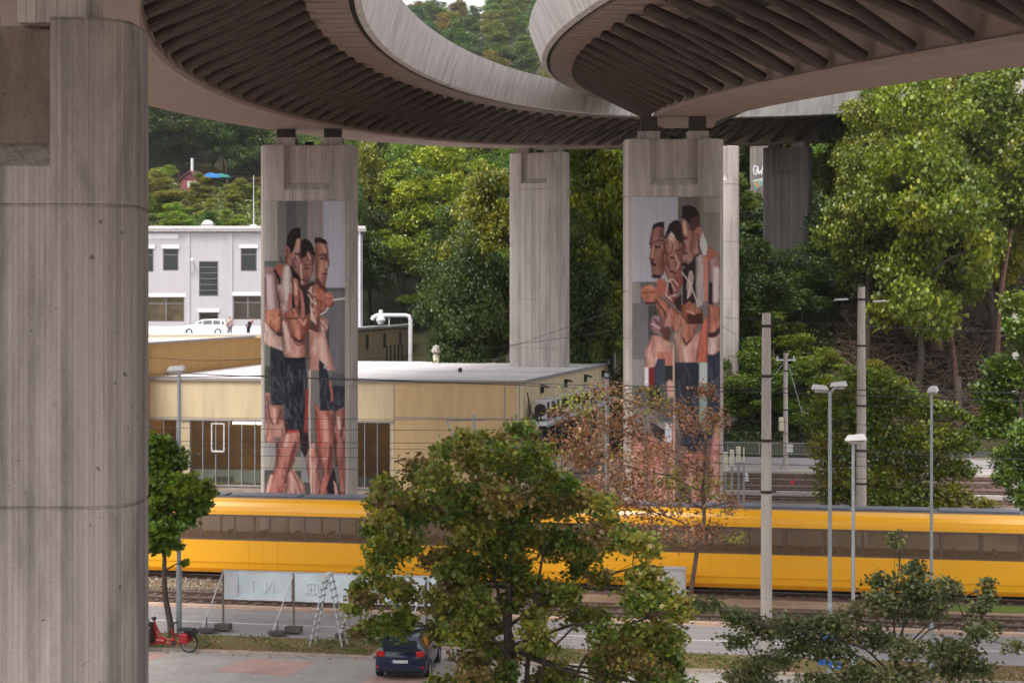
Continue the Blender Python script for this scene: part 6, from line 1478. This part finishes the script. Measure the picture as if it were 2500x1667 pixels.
# brown leaved sparse tree
Zb = 74.6; bb = (P(1683,0,Zb).x, Zb, 0)
BB = [(1420,985,45,30),(1370,1010,35,28),(1480,960,45,28),(1400,1060,50,38),(1460,1035,55,40),(1530,1000,45,32),(1540,1060,50,38),(1390,1120,45,36),(1450,1110,55,38),(1520,1130,55,38),(1600,1100,50,36),(1640,1010,50,32),(1700,1030,50,34),(1730,960,35,24),(1760,1020,35,26),(1580,970,40,26),
      (1480,1180,55,36),(1560,1190,55,38),(1640,1170,50,36),(1700,1130,50,36),(1740,1190,45,32),(1420,1200,45,34),(1500,1235,55,34),(1600,1240,55,36),(1680,1230,55,34),(1770,1230,35,26),(1660,1290,55,28),(1740,1300,45,24),(1560,1290,45,26),(1800,1310,28,16)]
BB = px_blobs(BB, Zb, bb, 1.2, 6, .9)
PALB = [(.36,.18,.11),(.28,.135,.08),(.40,.24,.15),(.22,.11,.075),(.30,.33,.05)]
tb_ = mk_tree('brown_leaved_tree', 'sparse tree with dry reddish brown leaves standing before the right mural pillar', 'tree', bb, BB, (P(1730,1000,Zb)-Vector(bb)), .11, 9500, .15, PALB, [.3,.25,.2,.15,.1], 22, 'quad', cl=9, csize=.38, twigs=10, bark=plain('warm_bark', (.13,.085,.065), .95, var=.3), flat=.7, split=.3, wob=.1)
# small green tree at left
Zl = 68.6; bl_ = (P(417,0,Zl).x, Zl, .08)
BLl = px_blobs([(375,1085,35,30),(400,1110,40,32),(370,1140,40,34),(440,1130,26,20),(420,1170,42,30),(375,1190,42,34),(460,1175,34,26),(500,1200,30,22),(430,1220,45,32),(380,1240,40,32),(480,1230,36,24),(360,1290,34,28),(400,1290,42,30),(450,1270,36,26),(375,1330,30,20),(420,1335,26,18),(330,1150,40,40),(320,1230,45,45),(440,1375,12,8)], Zl, bl_, .7, 7, .9)
mk_tree('small_green_tree', 'small round green street tree left of the lamp beside the huge pillar', 'tree', bl_, BLl, (P(395,1250,Zl)-Vector(bl_)), .14, 7500, .19, [(.12,.20,.018),(.075,.13,.013),(.19,.24,.022),(.28,.17,.02)], [.4,.35,.2,.05], 23, 'maple', cl=9, csize=.3, twigs=4, split=.55)
# yellow green tree beyond the tram
Zy = 100; by = (P(2160,0,Zy).x, Zy, 0)
BY = px_blobs([(2100,925,50,34),(2050,960,50,34),(2160,940,60,34),(2180,985,70,36),(2030,1020,55,40),(2110,1020,70,40),(2240,990,50,34),(2290,1000,40,26),(2330,1010,28,16),(2020,1090,45,38),(2090,1090,60,38),(2170,1070,70,38),(2250,1060,60,38),(2320,1070,50,32),(2370,1090,34,20),(2040,1150,50,36),(2120,1160,60,38),(2200,1140,65,38),(2280,1140,60,36),(2350,1150,40,26),(2050,1210,50,30),(2140,1220,60,28),(2230,1210,60,34),(2320,1210,55,30),(2390,1230,34,20)], Zy, by, 1.6, 8, .9)
mk_tree('yellow_green_tree', 'broad yellow green tree just beyond the tram at right, behind the thin lamp', 'tree', by, BY, (P(2160,1030,Zy)-Vector(by)), .22, 26000, .17, [(.23,.25,.03),(.15,.20,.025),(.30,.25,.045),(.10,.15,.02)], [.35,.3,.15,.2], 24, 'clump', cl=9, csize=.28, twigs=4)
Ze = 96; be = (P(2500,0,Ze).x, Ze, 0)
BE = px_blobs([(2495,740,40,30),(2480,800,36,28),(2510,830,45,34),(2460,900,45,34),(2500,920,50,36),(2430,960,45,34),(2480,990,55,36),(2440,1040,50,34),(2500,1060,55,36),(2470,1120,50,34),(2510,1150,50,34),(2440,1160,30,22),(2490,1200,45,30)], Ze, be, 1.4, 9, .9)
mk_tree('edge_tree', 'green tree cut by the right edge, in front of the pale pole', 'tree', be, BE, (P(2500,850,Ze)-Vector(be)), .2, 16000, .16, [(.12,.19,.025),(.08,.13,.02),(.17,.21,.03)], None, 25, 'clump', cl=9, csize=.28)
# foreground shrub lower right
Zs = 35; bs = (P(2180,0,Zs).x, Zs, 0)
BS = px_blobs([(2212,1330,14,26),(2222,1375,18,20),(2245,1400,22,16),(2295,1410,22,16),(2150,1420,30,20),(2120,1450,30,22),(2230,1440,40,24),(2270,1450,42,22),(2310,1440,30,18),(2440,1450,16,22),(2430,1480,24,14),(2370,1480,26,12),(2180,1480,40,24),(2105,1500,28,20),(2240,1500,42,22),(2300,1510,40,20),(2360,1530,34,16),(2420,1540,36,16),(2450,1560,24,12),
     (1740,1495,34,14),(1780,1490,28,14),(1830,1530,40,20),(1790,1555,36,14),(1880,1560,44,24),(1930,1530,44,22),(1990,1520,40,22),(2030,1510,30,22),(1960,1580,44,24),(2020,1580,44,26),(2080,1560,40,24),(1840,1610,40,22),(1800,1640,46,20),(1900,1630,40,20),(2140,1560,42,24),(2200,1570,42,24),(2080,1630,46,24),(2150,1640,44,24),(2220,1640,48,24),(2290,1580,44,22),(2350,1600,42,22),(2330,1650,44,22),(2400,1640,40,20),(2380,1680,50,24),(1980,1650,40,22),(1880,1680,44,20),(2040,1680,44,24)], Zs, bs, 1.0, 10, .9)
mk_tree('foreground_shrub', 'dark grey green small-leaved shrub crown at the bottom right, nearest plant to the camera', 'shrub', bs, BS, (P(2185,1600,Zs)-Vector(bs)), .12, 17000, .072, [(.10,.12,.045),(.075,.095,.035),(.15,.16,.07),(.19,.16,.08)], [.35,.3,.25,.1], 26, 'clump', cl=8, csize=.5, twigs=5, flat=.6, split=.5, bark=plain('shrub_bark', (.045,.033,.028), .95, var=.3), wob=.09)
# tufts and leaves on the verge
rng = np.random.default_rng(9); n = 30000
u = rng.uniform(-45, 30, n); v = rng.uniform(62.7, 65.4, n); keep = ((np.sin(u*.9)+np.sin(u*2.3+v*2)+rng.uniform(-1.4, 1.4, n)) > np.where(u > -3, 1.9, .2)) & ~((u > uc0-.3) & (u < uc1+.3)); u = u[keep]; v = v[keep]; n = len(u)
c = np.stack([u*CT+v*ST, -u*ST+v*CT, .09+rng.uniform(0, .09, n)], -1)
k = np.array([(.10,.15,.025),(.16,.17,.05),(.07,.10,.02)])[rng.integers(0, 3, n)]*rng.uniform(.6, 1.2, (n, 1))
me = leaf_mesh('grass_tufts', c, .065*rng.uniform(.6, 1.6, n), k, rng, 'quad', -.2); o = link(bpy.data.objects.new('grass_tufts', me)); tag(o, 'patchy grass and weeds growing on the verge', 'grass', kind='stuff')
n = 9000; u = np.where(rng.random(n) < .6, rng.uniform(0, 30, n), rng.uniform(-45, 30, n)); v = np.concatenate([rng.uniform(62.6, 65.3, int(n*.8)), rng.normal(62.2, .25, n-int(n*.8))]); ok = ~((u > uc0-.2) & (u < uc1+.2)); u = u[ok]; v = v[ok]; n = len(u)
c = np.stack([u*CT+v*ST, -u*ST+v*CT, np.where(v > 62.6, .10, .03)], -1); k = np.array([(.36,.20,.10),(.30,.13,.07),(.42,.30,.13)])[rng.integers(0, 3, n)]*rng.uniform(.7, 1.2, (n, 1))
me = leaf_mesh('fallen_leaves', c, .09*rng.uniform(.6, 1.3, n), k, rng, 'maple', 2.0); o = link(bpy.data.objects.new('fallen_leaves', me)); tag(o, 'dry fallen leaves scattered on the verge and along the kerb', 'leaves', kind='stuff')
def stones(label, us, vs, n, s, cl_, seed):
    rng = np.random.default_rng(seed); u = rng.uniform(*us, n); v = rng.uniform(*vs, n); c = np.stack([u*CT+v*ST, -u*ST+v*CT, .02+rng.uniform(0, .05, n)], -1)
    k = np.array(cl_)[rng.integers(0, len(cl_), n)]*rng.uniform(.7, 1.3, (n, 1)); me = leaf_mesh('track_ballast', c, s*rng.uniform(.5, 1.4, n), k, rng, 'quad', .6); o = link(bpy.data.objects.new('track_ballast', me)); tag(o, label, 'gravel', kind='stuff')
stones('pale loose stones between the two tram tracks', (-42, -14), (75.6, 78.6), 9000, .13, ((.36,.31,.28),(.26,.21,.18),(.45,.40,.36)), 31)
stones('dark ballast stones around the nearest tram track', (-42, 20), (72, 75.6), 9000, .12, ((.16,.11,.09),(.22,.16,.13),(.10,.07,.06)), 32)
# any prototype never used is removed
for k_, (t, used) in list(PROTO.items()):
    if not used:
        for ch in list(t.children): bpy.data.objects.remove(ch)
        bpy.data.objects.remove(t)
# ================================================================ HAZE
hz_m = bpy.data.materials.new('haze'); hz_m.use_nodes = True; n = hz_m.node_tree; n.nodes.clear()
pv = n.nodes.new('ShaderNodeVolumePrincipled'); pv.inputs['Color'].default_value = (.93,.95,1,1); pv.inputs['Density'].default_value = .00011; pv.inputs['Anisotropy'].default_value = .3
ho = n.nodes.new('ShaderNodeOutputMaterial'); n.links.new(pv.outputs[0], ho.inputs['Volume'])
m = MB(); m.box(-1600, 1600, -300, 1650, -4, 150); hb = m.build('haze', hz_m); hb['kind'] = 'stuff'; hb['label'] = 'thin pale haze in the valley air'
S.cycles.volume_bounces = 0
